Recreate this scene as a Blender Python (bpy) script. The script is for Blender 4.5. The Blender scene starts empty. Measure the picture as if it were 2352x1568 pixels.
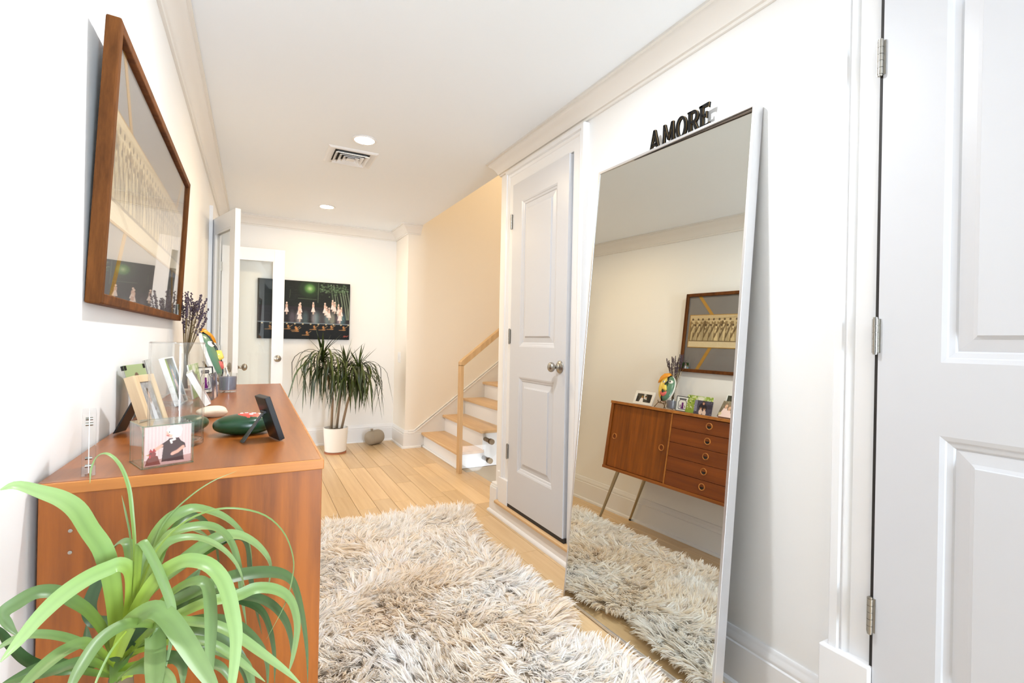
import bpy, math, random
import numpy as np
from mathutils import Vector, Matrix

# ------------------------------------------------------------------ camera, world, exposure
S = bpy.context.scene
COL = S.collection
CAM_H = 1.175
YAW, PITCH, ROLL = .48796, .00067, .01977
cam = bpy.data.cameras.new('camera')
cam.sensor_width = 36.0
cam.lens = 1118.87 / 2352 * 36
cam.clip_start = .02
camera = bpy.data.objects.new('camera', cam)
COL.objects.link(camera)
_f = Vector((math.sin(YAW) * math.cos(PITCH), math.cos(YAW) * math.cos(PITCH), math.sin(PITCH)))
_r = Vector((math.cos(YAW), -math.sin(YAW), 0))
_u = _r.cross(_f)
_r2 = math.cos(ROLL) * _r + math.sin(ROLL) * _u
_u2 = -math.sin(ROLL) * _r + math.cos(ROLL) * _u
_m = Matrix((_r2, _u2, -_f)).transposed().to_4x4()
_m.translation = (0, 0, CAM_H)
camera.matrix_world = _m
S.camera = camera
vs = S.view_settings
vs.view_transform = 'Standard'
vs.look = 'None'
vs.gamma = 1
vs.use_curve_mapping = False
vs.exposure = 0.80
S.cycles.use_denoising = True
S.cycles.max_bounces = 12
S.cycles.transparent_max_bounces = 16

world = bpy.data.worlds.new('daylight')
S.world = world
world.use_nodes = True
bg = world.node_tree.nodes['Background']
bg.inputs[0].default_value = (.86, .93, 1, 1)
bg.inputs[1].default_value = 3.2

def area_light(name, loc, rot, sx, sy, power, color):
    l = bpy.data.lights.new(name, 'AREA')
    l.shape = 'RECTANGLE'; l.size = sx; l.size_y = sy
    l.energy = power; l.color = color
    o = bpy.data.objects.new(name, l)
    o.location = loc; o.rotation_euler = rot
    COL.objects.link(o)
    return o
# daylight through the glazed entrance behind the camera, and through the window of the side room
area_light('entrance_daylight', (1.16, -2.90, 1.15), (math.radians(98), 0, 0), .50, 2.0, 78, (.72, .86, 1))
area_light('side_room_daylight', (-3.0, 5.0, 1.4), (0, math.radians(-90), 0), 1.8, 2.2, 13, (1, .92, .80))
# lamp high in the stairwell
area_light('stairwell_lamp', (3.4, 4.55, 4.3), (0, 0, 0), .5, .5, 20, (1, .72, .40))

# ------------------------------------------------------------------ materials
def srgb(c):
    def f(v):
        v /= 255.
        return v / 12.92 if v <= .04045 else ((v + .055) / 1.055) ** 2.4
    return tuple(f(v) for v in c)

def mat(name, c, rough=.5, metal=0, spec=.5, bump=0, bscale=60, coat=0, trans=0):
    m = bpy.data.materials.new(name); m.use_nodes = True
    nt = m.node_tree; b = nt.nodes['Principled BSDF']
    b.inputs['Base Color'].default_value = (*srgb(c), 1)
    b.inputs['Roughness'].default_value = rough
    b.inputs['Metallic'].default_value = metal
    b.inputs['Specular IOR Level'].default_value = spec
    if coat: b.inputs['Coat Weight'].default_value = coat; b.inputs['Coat Roughness'].default_value = .08
    if trans: b.inputs['Transmission Weight'].default_value = trans
    if bump:
        n = nt.nodes.new('ShaderNodeTexNoise'); n.inputs['Scale'].default_value = bscale; n.inputs['Detail'].default_value = 4
        tc = nt.nodes.new('ShaderNodeTexCoord')
        nt.links.new(tc.outputs['Object'], n.inputs['Vector'])
        bp = nt.nodes.new('ShaderNodeBump'); bp.inputs['Strength'].default_value = bump; bp.inputs['Distance'].default_value = .003
        nt.links.new(n.outputs['Fac'], bp.inputs['Height']); nt.links.new(bp.outputs[0], b.inputs['Normal'])
    return m

def wood(name, dark, light, axis='Z', fine=45, stretch=.06, rough=.4, rnd=0, streak=None, spec=.5):
    """grain that runs along one axis: stretched noise between two tones, plus a tone per board"""
    m = bpy.data.materials.new(name); m.use_nodes = True
    nt = m.node_tree; N = nt.nodes; L = nt.links; b = N['Principled BSDF']
    tc = N.new('ShaderNodeTexCoord'); mp = N.new('ShaderNodeMapping')
    sc = [1, 1, 1]; sc['XYZ'.index(axis)] = stretch
    mp.inputs['Scale'].default_value = sc
    L.new(tc.outputs['Object'], mp.inputs['Vector'])
    oi = N.new('ShaderNodeObjectInfo')
    if rnd:
        cx = N.new('ShaderNodeCombineXYZ'); mul = N.new('ShaderNodeMath'); mul.operation = 'MULTIPLY'; mul.inputs[1].default_value = 40
        L.new(oi.outputs['Random'], mul.inputs[0])
        for i in range(3): L.new(mul.outputs[0], cx.inputs[i])
        L.new(cx.outputs[0], mp.inputs['Location'])
    n1 = N.new('ShaderNodeTexNoise'); n1.inputs['Scale'].default_value = fine; n1.inputs['Detail'].default_value = 6; n1.inputs['Roughness'].default_value = .65
    n2 = N.new('ShaderNodeTexNoise'); n2.inputs['Scale'].default_value = fine * .16; n2.inputs['Detail'].default_value = 3; n2.inputs['Distortion'].default_value = .6
    L.new(mp.outputs[0], n1.inputs['Vector']); L.new(mp.outputs[0], n2.inputs['Vector'])
    mx = N.new('ShaderNodeMath'); mx.operation = 'MULTIPLY_ADD'; mx.inputs[1].default_value = .64
    L.new(n1.outputs['Fac'], mx.inputs[0])
    h = N.new('ShaderNodeMath'); h.operation = 'MULTIPLY'; h.inputs[1].default_value = .36; L.new(n2.outputs['Fac'], h.inputs[0])
    L.new(h.outputs[0], mx.inputs[2])
    r = N.new('ShaderNodeValToRGB'); r.color_ramp.elements[0].position = .36; r.color_ramp.elements[1].position = .62
    r.color_ramp.elements[0].color = (*srgb(dark), 1); r.color_ramp.elements[1].color = (*srgb(light), 1)
    L.new(mx.outputs[0], r.inputs[0]); out = r.outputs[0]
    if streak:
        n3 = N.new('ShaderNodeTexNoise'); n3.inputs['Scale'].default_value = streak[1]; n3.inputs['Detail'].default_value = 1
        mp3 = N.new('ShaderNodeMapping'); s3 = [1, 1, 1]; s3['XYZ'.index(axis)] = .02; mp3.inputs['Scale'].default_value = s3
        L.new(tc.outputs['Object'], mp3.inputs['Vector']); L.new(mp3.outputs[0], n3.inputs['Vector'])
        r3 = N.new('ShaderNodeValToRGB'); r3.color_ramp.elements[0].position = .66; r3.color_ramp.elements[1].position = .70
        r3.color_ramp.elements[0].color = (1, 1, 1, 1); r3.color_ramp.elements[1].color = (*srgb(streak[0]), 1)
        L.new(n3.outputs['Fac'], r3.inputs[0])
        mm = N.new('ShaderNodeMix'); mm.data_type = 'RGBA'; mm.blend_type = 'MULTIPLY'; mm.inputs[0].default_value = 1
        L.new(out, mm.inputs[6]); L.new(r3.outputs[0], mm.inputs[7]); out = mm.outputs[2]
    if rnd:
        hs = N.new('ShaderNodeHueSaturation'); mr = N.new('ShaderNodeMapRange')
        mr.inputs[3].default_value = 1 - rnd; mr.inputs[4].default_value = 1 + rnd * .7
        L.new(oi.outputs['Random'], mr.inputs[0]); L.new(mr.outputs[0], hs.inputs['Value']); L.new(out, hs.inputs['Color']); out = hs.outputs[0]
    L.new(out, b.inputs['Base Color'])
    b.inputs['Roughness'].default_value = rough
    b.inputs['Specular IOR Level'].default_value = spec
    return m

def pane(name, tint=(1, 1, 1), ior=1.45, extra=0.0):
    """clear sheet: lets light straight through, mirrors a little by the Fresnel law"""
    m = bpy.data.materials.new(name); m.use_nodes = True
    nt = m.node_tree; N = nt.nodes; L = nt.links
    N.remove(N['Principled BSDF'])
    t = N.new('ShaderNodeBsdfTransparent'); t.inputs[0].default_value = (*tint, 1)
    g = N.new('ShaderNodeBsdfGlossy'); g.inputs['Roughness'].default_value = 0
    ge = N.new('ShaderNodeNewGeometry'); dp = N.new('ShaderNodeVectorMath'); dp.operation = 'DOT_PRODUCT'
    L.new(ge.outputs['Normal'], dp.inputs[0]); L.new(ge.outputs['Incoming'], dp.inputs[1])
    def mth(op, a, b=None, cl=False):
        n = N.new('ShaderNodeMath'); n.operation = op; n.use_clamp = cl
        for i, q in enumerate((a, b)):
            if q is None: continue
            if isinstance(q, (int, float)): n.inputs[i].default_value = q
            else: L.new(q, n.inputs[i])
        return n.outputs[0]
    f0 = ((ior - 1) / (ior + 1)) ** 2 + extra
    fac = mth('ABSOLUTE', dp.outputs['Value'])
    fac = mth('POWER', mth('SUBTRACT', 1.0, fac, True), 5.0)
    fac = mth('ADD', mth('MULTIPLY', fac, 1 - f0), f0, True)
    mx = N.new('ShaderNodeMixShader')
    L.new(fac, mx.inputs[0]); L.new(t.outputs[0], mx.inputs[1]); L.new(g.outputs[0], mx.inputs[2])
    L.new(mx.outputs[0], N['Material Output'].inputs[0])
    return m

def attr_mat(name, rough=.5, spec=.3, sss=False):
    m = bpy.data.materials.new(name); m.use_nodes = True
    nt = m.node_tree; b = nt.nodes['Principled BSDF']
    a = nt.nodes.new('ShaderNodeAttribute'); a.attribute_name = 'Col'
    nt.links.new(a.outputs['Color'], b.inputs['Base Color'])
    b.inputs['Roughness'].default_value = rough
    b.inputs['Specular IOR Level'].default_value = spec
    return m

def emit(name, c, s):
    m = bpy.data.materials.new(name); m.use_nodes = True
    b = m.node_tree.nodes['Principled BSDF']
    b.inputs['Base Color'].default_value = (0, 0, 0, 1)
    b.inputs['Emission Color'].default_value = (*c, 1); b.inputs['Emission Strength'].default_value = s
    return m

M = dict(
    wall=mat('wall_paint', (244, 243, 241), .6, bump=.03, bscale=220),
    ceil=mat('ceiling_paint', (244, 249, 254), .8),
    trim=mat('trim_paint', (238, 238, 239), .32),
    trimshade=mat('crown_paint', (236, 232, 226), .45),
    door=mat('door_paint', (211, 212, 216), .35),
    stairwall=mat('stairwell_paint', (246, 240, 230), .7),
    oak=wood('oak_plank', (211, 177, 131), (228, 198, 155), 'Y', 34, .04, .34, rnd=.13),
    oakx=wood('oak_tread', (204, 166, 120), (222, 187, 142), 'Y', 30, .06, .4),
    oakrail=wood('oak_rail', (196, 158, 112), (216, 180, 134), 'Z', 40, .08, .45),
    teak=wood('teak', (112, 56, 12), (164, 90, 24), 'Z', 34, .07, .36, streak=((160, 120, 90), 11)),
    teaktop=wood('teak_top', (126, 66, 22), (164, 94, 36), 'Y', 26, .06, .30),
    teakedge=wood('teak_edge', (160, 92, 36), (196, 126, 58), 'X', 30, .06, .38),
    teakdraw=wood('teak_drawer', (112, 52, 14), (146, 74, 24), 'Y', 24, .05, .36),
    steel=mat('brushed_steel', (168, 164, 156), .30, 1),
    legsteel=mat('leg_metal', (176, 160, 132), .3, 1),
    alu=mat('aluminium', (214, 214, 216), .34, .85),
    mirror=mat('mirror_silver', (214, 214, 206), 0, 1),
    dark=mat('dark_gap', (38, 34, 32), .6),
    black=mat('black_paint', (14, 13, 13), .6, spec=.2),
    blackframe=mat('black_frame', (24, 26, 30), .33),
    gold=mat('gold_line', (178, 148, 96), .4, .6),
    oldwood=wood('old_frame_wood', (70, 38, 14), (122, 74, 34), 'Z', 30, .16, .75, spec=.15, streak=((120, 95, 80), 14)),
    oldwoody=wood('old_frame_wood_cross', (70, 36, 12), (118, 68, 28), 'Y', 30, .16, .7, spec=.2),
    glass=pane('window_glass', (.97, .98, .97), 1.45),
    picglass=pane('picture_glass', (1, 1, 1), 1.32),
    clear=pane('clear_glass', (.985, .99, .988), 1.5),
    acrylic=pane('acrylic', (.975, .98, .982), 1.5),
    greenedge=pane('glass_edge_green', (.72, .86, .78), 1.5, .05),
    white=mat('white_card', (240, 238, 232), .5),
    ceramic=mat('white_pot', (243, 238, 230), .35),
    soil=mat('dark_soil', (44, 34, 30), .9, bump=.6, bscale=60),
    terracotta=mat('terracotta', (170, 106, 72), .7),
    clay=mat('grey_clay', (164, 150, 130), .6, bump=.25, bscale=50),
    stem=mat('plant_stem', (150, 128, 104), .8, bump=.5, bscale=90),
    bark=mat('palm_bark', (120, 100, 74), .85, bump=.7, bscale=40),
    drac=None,
    wax=mat('grey_wax', (112, 110, 122), .45),
    stone=mat('pale_stone', (226, 208, 182), .6, bump=.4, bscale=40),
    greenstone=mat('green_painted_stone', (22, 62, 34), .28),
    red=mat('red_paint', (204, 74, 62), .4),
    whitepaint=mat('white_dots', (244, 238, 232), .4),
    brass=mat('dark_brass', (122, 96, 58), .35, .8),
    paleoak=wood('pale_oak_frame', (196, 166, 128), (220, 194, 158), 'Z', 50, .08, .5),
    paint=attr_mat('print', .55, .25),
    glossprint=attr_mat('gloss_print', .28, .5),
    strap=attr_mat('strap_leaf', .38, .45),
    rugmat=mat('rug_backing', (238, 222, 200), .95),
    pile=None,
    lamp=emit('lamp_glow', (1, .80, .55), 55),
    lavstem=mat('dry_stem', (124, 104, 66), .8),
    lavflower=mat('lavender_flower', (84, 70, 82), .85),
    ventdark=mat('vent_dark', (40, 34, 28), .8),
    rubber=mat('black_rubber', (22, 22, 22), .6),
    addedroom=mat('added_room_paint', (150, 156, 164), .7),
    wellwall=mat('stairwell_shade', (182, 164, 140), .8),
    bronze=mat('bronzed_steel', (128, 112, 92), .32, 1),
)
def leaf_mat():
    m = bpy.data.materials.new('dracaena_leaf'); m.use_nodes = True
    nt = m.node_tree; N = nt.nodes; L = nt.links; b = N['Principled BSDF']
    oi = N.new('ShaderNodeObjectInfo'); r = N.new('ShaderNodeValToRGB')
    r.color_ramp.elements[0].color = (*srgb((26, 40, 12)), 1); r.color_ramp.elements[1].color = (*srgb((68, 84, 28)), 1)
    L.new(oi.outputs['Random'], r.inputs[0]); L.new(r.outputs[0], b.inputs['Base Color'])
    b.inputs['Roughness'].default_value = .4
    return m
M['drac'] = leaf_mat()
def pile_mat():
    m = bpy.data.materials.new('wool_pile'); m.use_nodes = True
    nt = m.node_tree; N = nt.nodes; L = nt.links; N.remove(N['Principled BSDF'])
    a = N.new('ShaderNodeAttribute'); a.attribute_name = 'Col'
    d = N.new('ShaderNodeBsdfDiffuse'); t = N.new('ShaderNodeBsdfTranslucent'); x = N.new('ShaderNodeMixShader'); x.inputs[0].default_value = .5
    L.new(a.outputs['Color'], d.inputs[0]); L.new(a.outputs['Color'], t.inputs[0])
    L.new(d.outputs[0], x.inputs[1]); L.new(t.outputs[0], x.inputs[2]); L.new(x.outputs[0], N['Material Output'].inputs[0])
    return m
M['pile'] = pile_mat()

# ------------------------------------------------------------------ mesh helpers
class MB:
    def __init__(s): s.v = []; s.f = []
    def add(s, V, F, T=None):
        k = len(s.v)
        if T is not None: V = [T @ Vector(p) for p in V]
        s.v += [tuple(p) for p in V]; s.f += [tuple(i + k for i in f) for f in F]
        return s
    def box(s, a, b, T=None):
        x0, y0, z0 = a; x1, y1, z1 = b
        V = [(x0, y0, z0), (x1, y0, z0), (x1, y1, z0), (x0, y1, z0), (x0, y0, z1), (x1, y0, z1), (x1, y1, z1), (x0, y1, z1)]
        return s.add(V, [(0, 3, 2, 1), (4, 5, 6, 7), (0, 1, 5, 4), (1, 2, 6, 5), (2, 3, 7, 6), (3, 0, 4, 7)], T)
    def tube(s, pts, rad, n=10, cap=True, T=None):
        pts = [Vector(p) for p in pts]
        if not isinstance(rad, (list, tuple)): rad = [rad] * len(pts)
        V = []; F = []; up = None
        for i, p in enumerate(pts):
            t = (pts[min(i + 1, len(pts) - 1)] - pts[max(i - 1, 0)]).normalized()
            if up is None:
                a = Vector((0, 0, 1)) if abs(t.z) < .9 else Vector((1, 0, 0))
                up = t.cross(a).normalized()
            up = (up - t * up.dot(t)).normalized(); w = t.cross(up)
            for k in range(n):
                an = 2 * math.pi * k / n
                V.append(p + (up * math.cos(an) + w * math.sin(an)) * rad[i])
        for i in range(len(pts) - 1):
            for k in range(n):
                a = i * n + k; b = i * n + (k + 1) % n
                F.append((a, b, b + n, a + n))
        if cap:
            F.append(tuple(range(n - 1, -1, -1))); m = (len(pts) - 1) * n; F.append(tuple(range(m, m + n)))
        return s.add(V, F, T)
    def lathe(s, prof, n=32, T=None, cap=True):
        """profile of (radius, z) turned about z"""
        V = []; F = []
        for r, z in prof:
            for k in range(n):
                a = 2 * math.pi * k / n; V.append((r * math.cos(a), r * math.sin(a), z))
        for i in range(len(prof) - 1):
            for k in range(n):
                a = i * n + k; b = i * n + (k + 1) % n
                F.append((a, b, b + n, a + n))
        if cap:
            F.append(tuple(range(n - 1, -1, -1))); m = (len(prof) - 1) * n; F.append(tuple(range(m, m + n)))
        return s.add(V, F, T)
    def prism(s, poly, h0, h1, fn=lambda a, b, h: (a, b, h), T=None):
        n = len(poly)
        V = [fn(a, b, h0) for a, b in poly] + [fn(a, b, h1) for a, b in poly]
        F = [tuple(range(n - 1, -1, -1)), tuple(range(n, 2 * n))] + [(i, (i + 1) % n, (i + 1) % n + n, i + n) for i in range(n)]
        return s.add(V, F, T)
    def blob(s, rx, ry, rz, n=24, m=14, T=None, wob=None, pw=1):
        V = []; F = []
        for i in range(1, m):
            th = math.pi * i / m
            for k in range(n):
                a = 2 * math.pi * k / n
                x, y, z = math.sin(th) * math.cos(a), math.sin(th) * math.sin(a), math.cos(th)
                w = wob(x, y, z) if wob else 1
                if pw != 1: z = math.copysign(abs(z) ** pw, z)
                V.append((rx * x * w, ry * y * w, rz * z * w))
        V.append((0, 0, rz * (wob(0, 0, 1) if wob else 1))); V.append((0, 0, -rz * (wob(0, 0, -1) if wob else 1)))
        t = len(V) - 2
        for i in range(m - 2):
            for k in range(n):
                a = i * n + k; b = i * n + (k + 1) % n
                F.append((a, a + n, b + n, b))
        for k in range(n):
            F.append((t, k, (k + 1) % n)); F.append((t + 1, (m - 2) * n + (k + 1) % n, (m - 2) * n + k))
        return s.add(V, F, T)
    def build(s, name, m, parent=None, smooth=False, bevel=0, kind=None, fix=True):
        me = bpy.data.meshes.new(name); me.from_pydata(s.v, [], s.f)
        if fix:
            import bmesh
            bm = bmesh.new(); bm.from_mesh(me); bmesh.ops.recalc_face_normals(bm, faces=bm.faces); bm.to_mesh(me); bm.free()
        me.materials.append(M[m] if isinstance(m, str) else m)
        if smooth:
            me.polygons.foreach_set('use_smooth', [True] * len(me.polygons))
            if smooth != 'all': me.set_sharp_from_angle(angle=math.radians(40))
        o = bpy.data.objects.new(name, me); COL.objects.link(o)
        if parent is not None: o.parent = parent
        if bevel:
            b = o.modifiers.new('edge', 'BEVEL'); b.width = bevel; b.segments = 2; b.limit_method = 'ANGLE'
        if kind: o['kind'] = kind
        return o

def thing(name, label, cat, loc=(0, 0, 0), rz=0, group=None, kind=None, lean=0):
    o = bpy.data.objects.new(name, None); o.empty_display_size = .05
    COL.objects.link(o)
    o.matrix_world = Matrix.Translation(loc) @ Matrix.Rotation(math.radians(rz), 4, 'Z') @ Matrix.Rotation(math.radians(-lean), 4, 'X')
    if label: o['label'] = label
    if cat: o['category'] = cat
    if group: o['group'] = group
    if kind: o['kind'] = kind
    return o
def tag(o, label, cat, group=None, kind=None):
    o['label'] = label; o['category'] = cat
    if group: o['group'] = group
    if kind: o['kind'] = kind
    return o
def struct(o, label=None, cat=None):
    o['kind'] = 'structure'
    if label: o['label'] = label
    if cat: o['category'] = cat
    return o

def sweep(path, prof, fn=lambda a, b, h: (a, b, h), closed=False):
    """mitred moulding: profile of (offset to the left of the path, height) along a 2-D path"""
    P = [Vector(p) for p in path]; n = len(P); ms = []
    for i in range(n):
        d0 = (P[i] - P[i - 1]).normalized() if i or closed else None
        d1 = (P[(i + 1) % n] - P[i]).normalized() if i < n - 1 or closed else None
        if d0 is None: d0 = d1
        if d1 is None: d1 = d0
        n0 = Vector((-d0.y, d0.x)); n1 = Vector((-d1.y, d1.x))
        ms.append((n0 + n1) / (1 + n0.dot(n1)))
    k = len(prof); V = []; F = []
    for p, m in zip(P, ms):
        for off, h in prof:
            q = p + m * off; V.append(fn(q.x, q.y, h))
    for i in range(n if closed else n - 1):
        for j in range(k):
            a = i * k + j; b = i * k + (j + 1) % k; c = ((i + 1) % n) * k
            F.append((a, b, c + (j + 1) % k, c + j))
    if not closed:
        F.append(tuple(range(k))); F.append(tuple(range((n - 1) * k + k - 1, (n - 1) * k - 1, -1)))
    return MB().add(V, F)

# ------------------------------------------------------------------ flat prints (colour per vertex on a fine grid)
class Canvas:
    def __init__(s, w, h, c=(255, 255, 255)):
        s.w, s.h = w, h; s.a = np.empty((h, w, 3)); s.a[:] = c
        s.x, s.y = np.meshgrid((np.arange(w) + .5) / w, (np.arange(h) + .5) / h)   # y up
        s.asp = w / h
    def mix(s, mask, c, al=1.0):
        mask = np.clip(mask, 0, 1)[..., None] * al
        s.a = s.a * (1 - mask) + np.array(c, float) * mask; return s
    def ell(s, cx, cy, rx, ry, c, al=1, soft=.15, rot=0):
        dx, dy = (s.x - cx) * s.asp, s.y - cy
        ca, sa = math.cos(rot), math.sin(rot)
        u, v = dx * ca + dy * sa, -dx * sa + dy * ca
        d = np.sqrt((u / (rx * s.asp)) ** 2 + (v / ry) ** 2)
        return s.mix((1 + soft / 2 - d) / max(soft, 1e-3), c, al)
    def rect(s, x0, y0, x1, y1, c, al=1):
        return s.mix(((s.x >= x0) & (s.x < x1) & (s.y >= y0) & (s.y < y1)).astype(float), c, al)
    def poly(s, pts, c, al=1):
        m = np.zeros_like(s.x, bool); n = len(pts)
        for i in range(n):
            (x0, y0), (x1, y1) = pts[i], pts[(i + 1) % n]
            if y0 == y1: continue
            cond = ((s.y < y0) != (s.y < y1)) & (s.x < (x1 - x0) * (s.y - y0) / (y1 - y0) + x0)
            m ^= cond
        return s.mix(m.astype(float), c, al)
    def line(s, pts, w, c, al=1):
        d = np.full_like(s.x, 9.)
        for (x0, y0), (x1, y1) in zip(pts[:-1], pts[1:]):
            ax, ay, bx, by = x0 * s.asp, y0, x1 * s.asp, y1
            px, py = s.x * s.asp, s.y
            L2 = (bx - ax) ** 2 + (by - ay) ** 2 + 1e-9
            t = np.clip(((px - ax) * (bx - ax) + (py - ay) * (by - ay)) / L2, 0, 1)
            d = np.minimum(d, np.hypot(px - ax - t * (bx - ax), py - ay - t * (by - ay)))
        return s.mix((w - d) / (w * .6) + .3, c, al)
    def noise(s, amp, sx=1, sy=1, seed=1):
        r = np.random.default_rng(seed)
        n = r.normal(0, 1, (max(2, s.h // sy + 2), max(2, s.w // sx + 2)))
        n = np.repeat(np.repeat(n, sy, 0), sx, 1)[:s.h, :s.w]
        s.a = s.a + (n * amp)[..., None]; return s
    def linear(s):
        a = np.clip(s.a, 0, 255) / 255.
        return np.where(a <= .04045, a / 12.92, ((a + .055) / 1.055) ** 2.4)

def print_sheet(name, cv, w, h, parent, fn, m='paint'):
    """grid whose (u, v) in 0..w, 0..h goes through fn(u, v) to local space"""
    W, H = cv.w, cv.h
    V = [fn(w * i / (W - 1), h * j / (H - 1)) for j in range(H) for i in range(W)]
    F = [(j * W + i, j * W + i + 1, (j + 1) * W + i + 1, (j + 1) * W + i) for j in range(H - 1) for i in range(W - 1)]
    me = bpy.data.meshes.new(name); me.from_pydata(V, [], F)
    me.materials.append(M[m])
    ca = me.color_attributes.new('Col', 'FLOAT_COLOR', 'POINT')
    c = np.ones((W * H, 4), np.float32); c[:, :3] = cv.linear().reshape(-1, 3)
    ca.data.foreach_set('color', c.ravel())
    o = bpy.data.objects.new(name, me); COL.objects.link(o)
    if parent is not None: o.parent = parent
    return o
# ------------------------------------------------------------------ the room
XL, XR, YB, ZC, YN = -.315, 1.509, 5.70, 2.42, -3.0
DT = 2.09          # head of the side opening
OY0, OY1 = 4.47, 5.61
struct(MB().box((XL - .12, .15, 0), (XL, OY0, ZC)).box((XL - .12, OY1, 0), (XL, YB + .12, ZC)).box((XL - .12, OY0, DT), (XL, OY1, ZC)).build('wall_left', 'wall'))
struct(MB().box((XR, YN, 0), (XR + .9, 3.04, ZC)).box((XR, 2.94, ZC), (5.0, 3.04, 5.0)).box((XR + .9, 2.94, -1.3), (5.0, 3.04, ZC)).build('wall_right', 'wall'))
struct(MB().box((XL - .12, YB, 0), (1.465, YB + .12, ZC)).build('wall_back', 'wall'))
struct(MB().box((1.465, 5.2, 0), (1.66, YB + .12, ZC)).box((1.66, 5.2, -1.3), (5.0, 5.32, 5.0)).box((1.60, 5.2, ZC), (1.66, 5.32, 5.0)).build('wall_stairs', 'stairwall'))
struct(MB().box((XL - .12, YN, ZC), (1.60, YB + .12, ZC + .1)).build('ceiling', 'ceil'))
struct(MB().box((1.48, 3.04, ZC + .1), (1.60, 5.2, 5.0)).box((5.0, 2.94, -1.3), (5.1, 5.32, 5.0)).build('wall_stairwell', 'stairwall'))
struct(MB().box((1.48, 2.94, 5.0), (5.1, 5.32, 5.1)).build('ceiling_stairwell', 'stairwall'))
# side room seen past the glass doors
sr = MB().box((-3.6, 3.3, 0), (XL - .12, 3.4, ZC)).box((-3.6, 6.4, 0), (XL - .12, 6.5, ZC)).box((-3.7, 3.3, 0), (-3.6, 4.0, ZC)).box((-3.7, 6.0, 0), (-3.6, 6.5, ZC)).box((-3.7, 4.0, 0), (-3.6, 6.0, .3)).box((-3.7, 4.0, 2.3), (-3.6, 6.0, ZC))
struct(sr.build('wall_side_room', 'wall'))
struct(MB().box((-3.7, 3.3, ZC), (XL - .12, 6.5, ZC + .1)).build('ceiling_side_room', 'ceil'))
struct(MB().box((-3.7, 3.3, -.05), (XL - .12, 6.5, 0)).build('floor_side_room', 'oakx'))

# unseen dim room behind the camera, added to cut bounce onto the near door
struct(MB().box((-2.7, YN, 0), (-2.6, .25, ZC)).box((-2.6, .15, 0), (XL - .12, .25, ZC)).box((-2.7, YN - .1, 0), (XL, YN, ZC)).build('wall_added_room', 'addedroom'))
struct(MB().box((XL, YN - .1, 0), (.88, YN, ZC)).box((1.44, YN - .1, 0), (XR, YN, ZC)).box((.88, YN - .1, 2.2), (1.44, YN, ZC)).build('wall_added_end', 'addedroom'))  # unseen end wall, added to narrow the opening and shield the near door
struct(MB().box((-2.7, YN, ZC), (XL - .12, .25, ZC + .1)).build('ceiling_added_room', 'addedroom'))
struct(MB().box((-2.7, YN, -.05), (XL - .12, .25, -.002)).build('floor_added_room', 'oakx'))

# floor: one object per plank
fl = struct(MB().box((XL - .12, YN, -.12), (1.775, 4.03, -.016)).box((XL - .12, 4.03, -.12), (1.72, YB, -.016)).build('floor', 'dark'))
rng = random.Random(7)
def plank(x0, x1, y0, y1, z=0.0):
    cx, cy = (x0 + x1) / 2, (y0 + y1) / 2; hx, hy = (x1 - x0) / 2 - .0010, (y1 - y0) / 2 - .0010; c = .0016
    V = []
    for z_, d in ((-.016, 0), (-c, 0), (0, c)):
        V += [(-hx + d, -hy + d, z_), (hx - d, -hy + d, z_), (hx - d, hy - d, z_), (-hx + d, hy - d, z_)]
    F = [(8, 9, 10, 11)] + [(r * 4 + i, r * 4 + (i + 1) % 4, r * 4 + 4 + (i + 1) % 4, r * 4 + 4 + i) for r in (0, 1) for i in range(4)]
    o = MB().add(V, F).build('plank', 'oak', fl, fix=False)
    o.location = (cx, cy, z)
x = 1.31 - .131 * 13
cols = []
while x < 1.77:
    cols.append((max(x, XL), min(x + .131, 1.775))); x += .131
for i, (a, b) in enumerate(cols):
    if b - a < .01: continue
    y = YN; end = YB if b <= 1.72 else 4.03
    if a >= 1.47: y = 3.04
    first = True
    while y < end - .02:
        ln = rng.uniform(.35, .95) if first else rng.uniform(.55, 1.25)
        first = False
        y1 = min(y + ln, end)
        if end - y1 < .2: y1 = end
        plank(a, b, y, y1); y = y1

# mouldings
crown = [(0, 2.322), (.012, 2.322), (.014, 2.332), (.022, 2.336), (.026, 2.346), (.034, 2.362), (.050, 2.382), (.066, 2.392), (.072, 2.400), (.074, 2.408), (.088, 2.409), (.088, ZC), (0, ZC)]
struct(sweep([(1.60, 5.2), (1.465, 5.2), (1.465, YB), (XL, YB), (XL, .15)], crown).build('trim_1', 'trimshade', smooth=True))
struct(sweep([(XR, YN), (XR, 3.04), (1.60, 3.04)], crown).build('trim_2', 'trimshade', smooth=True))
base = [(0, 0), (.032, 0), (.032, .006), (.029, .016), (.020, .021), (.018, .022), (.018, .148), (.013, .152), (.015, .160), (.015, .166), (.010, .178), (.008, .184), (.008, .192), (.005, .196), (0, .196)]
struct(sweep([(XL, OY0 - .12), (XL, .15)], base).build('baseboard_left', 'trim', smooth=True))
struct(sweep([(1.465, YB), (XL, YB)], base).build('baseboard_back', 'trim', smooth=True))
struct(sweep([(1.645, 5.2), (1.465, 5.2), (1.465, YB)], base).build('baseboard_stairs', 'trim', smooth=True))
struct(sweep([(XR, .82), (XR, 2.055)], base).build('baseboard_right', 'trim', smooth=True))
XS = 1.491
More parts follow.
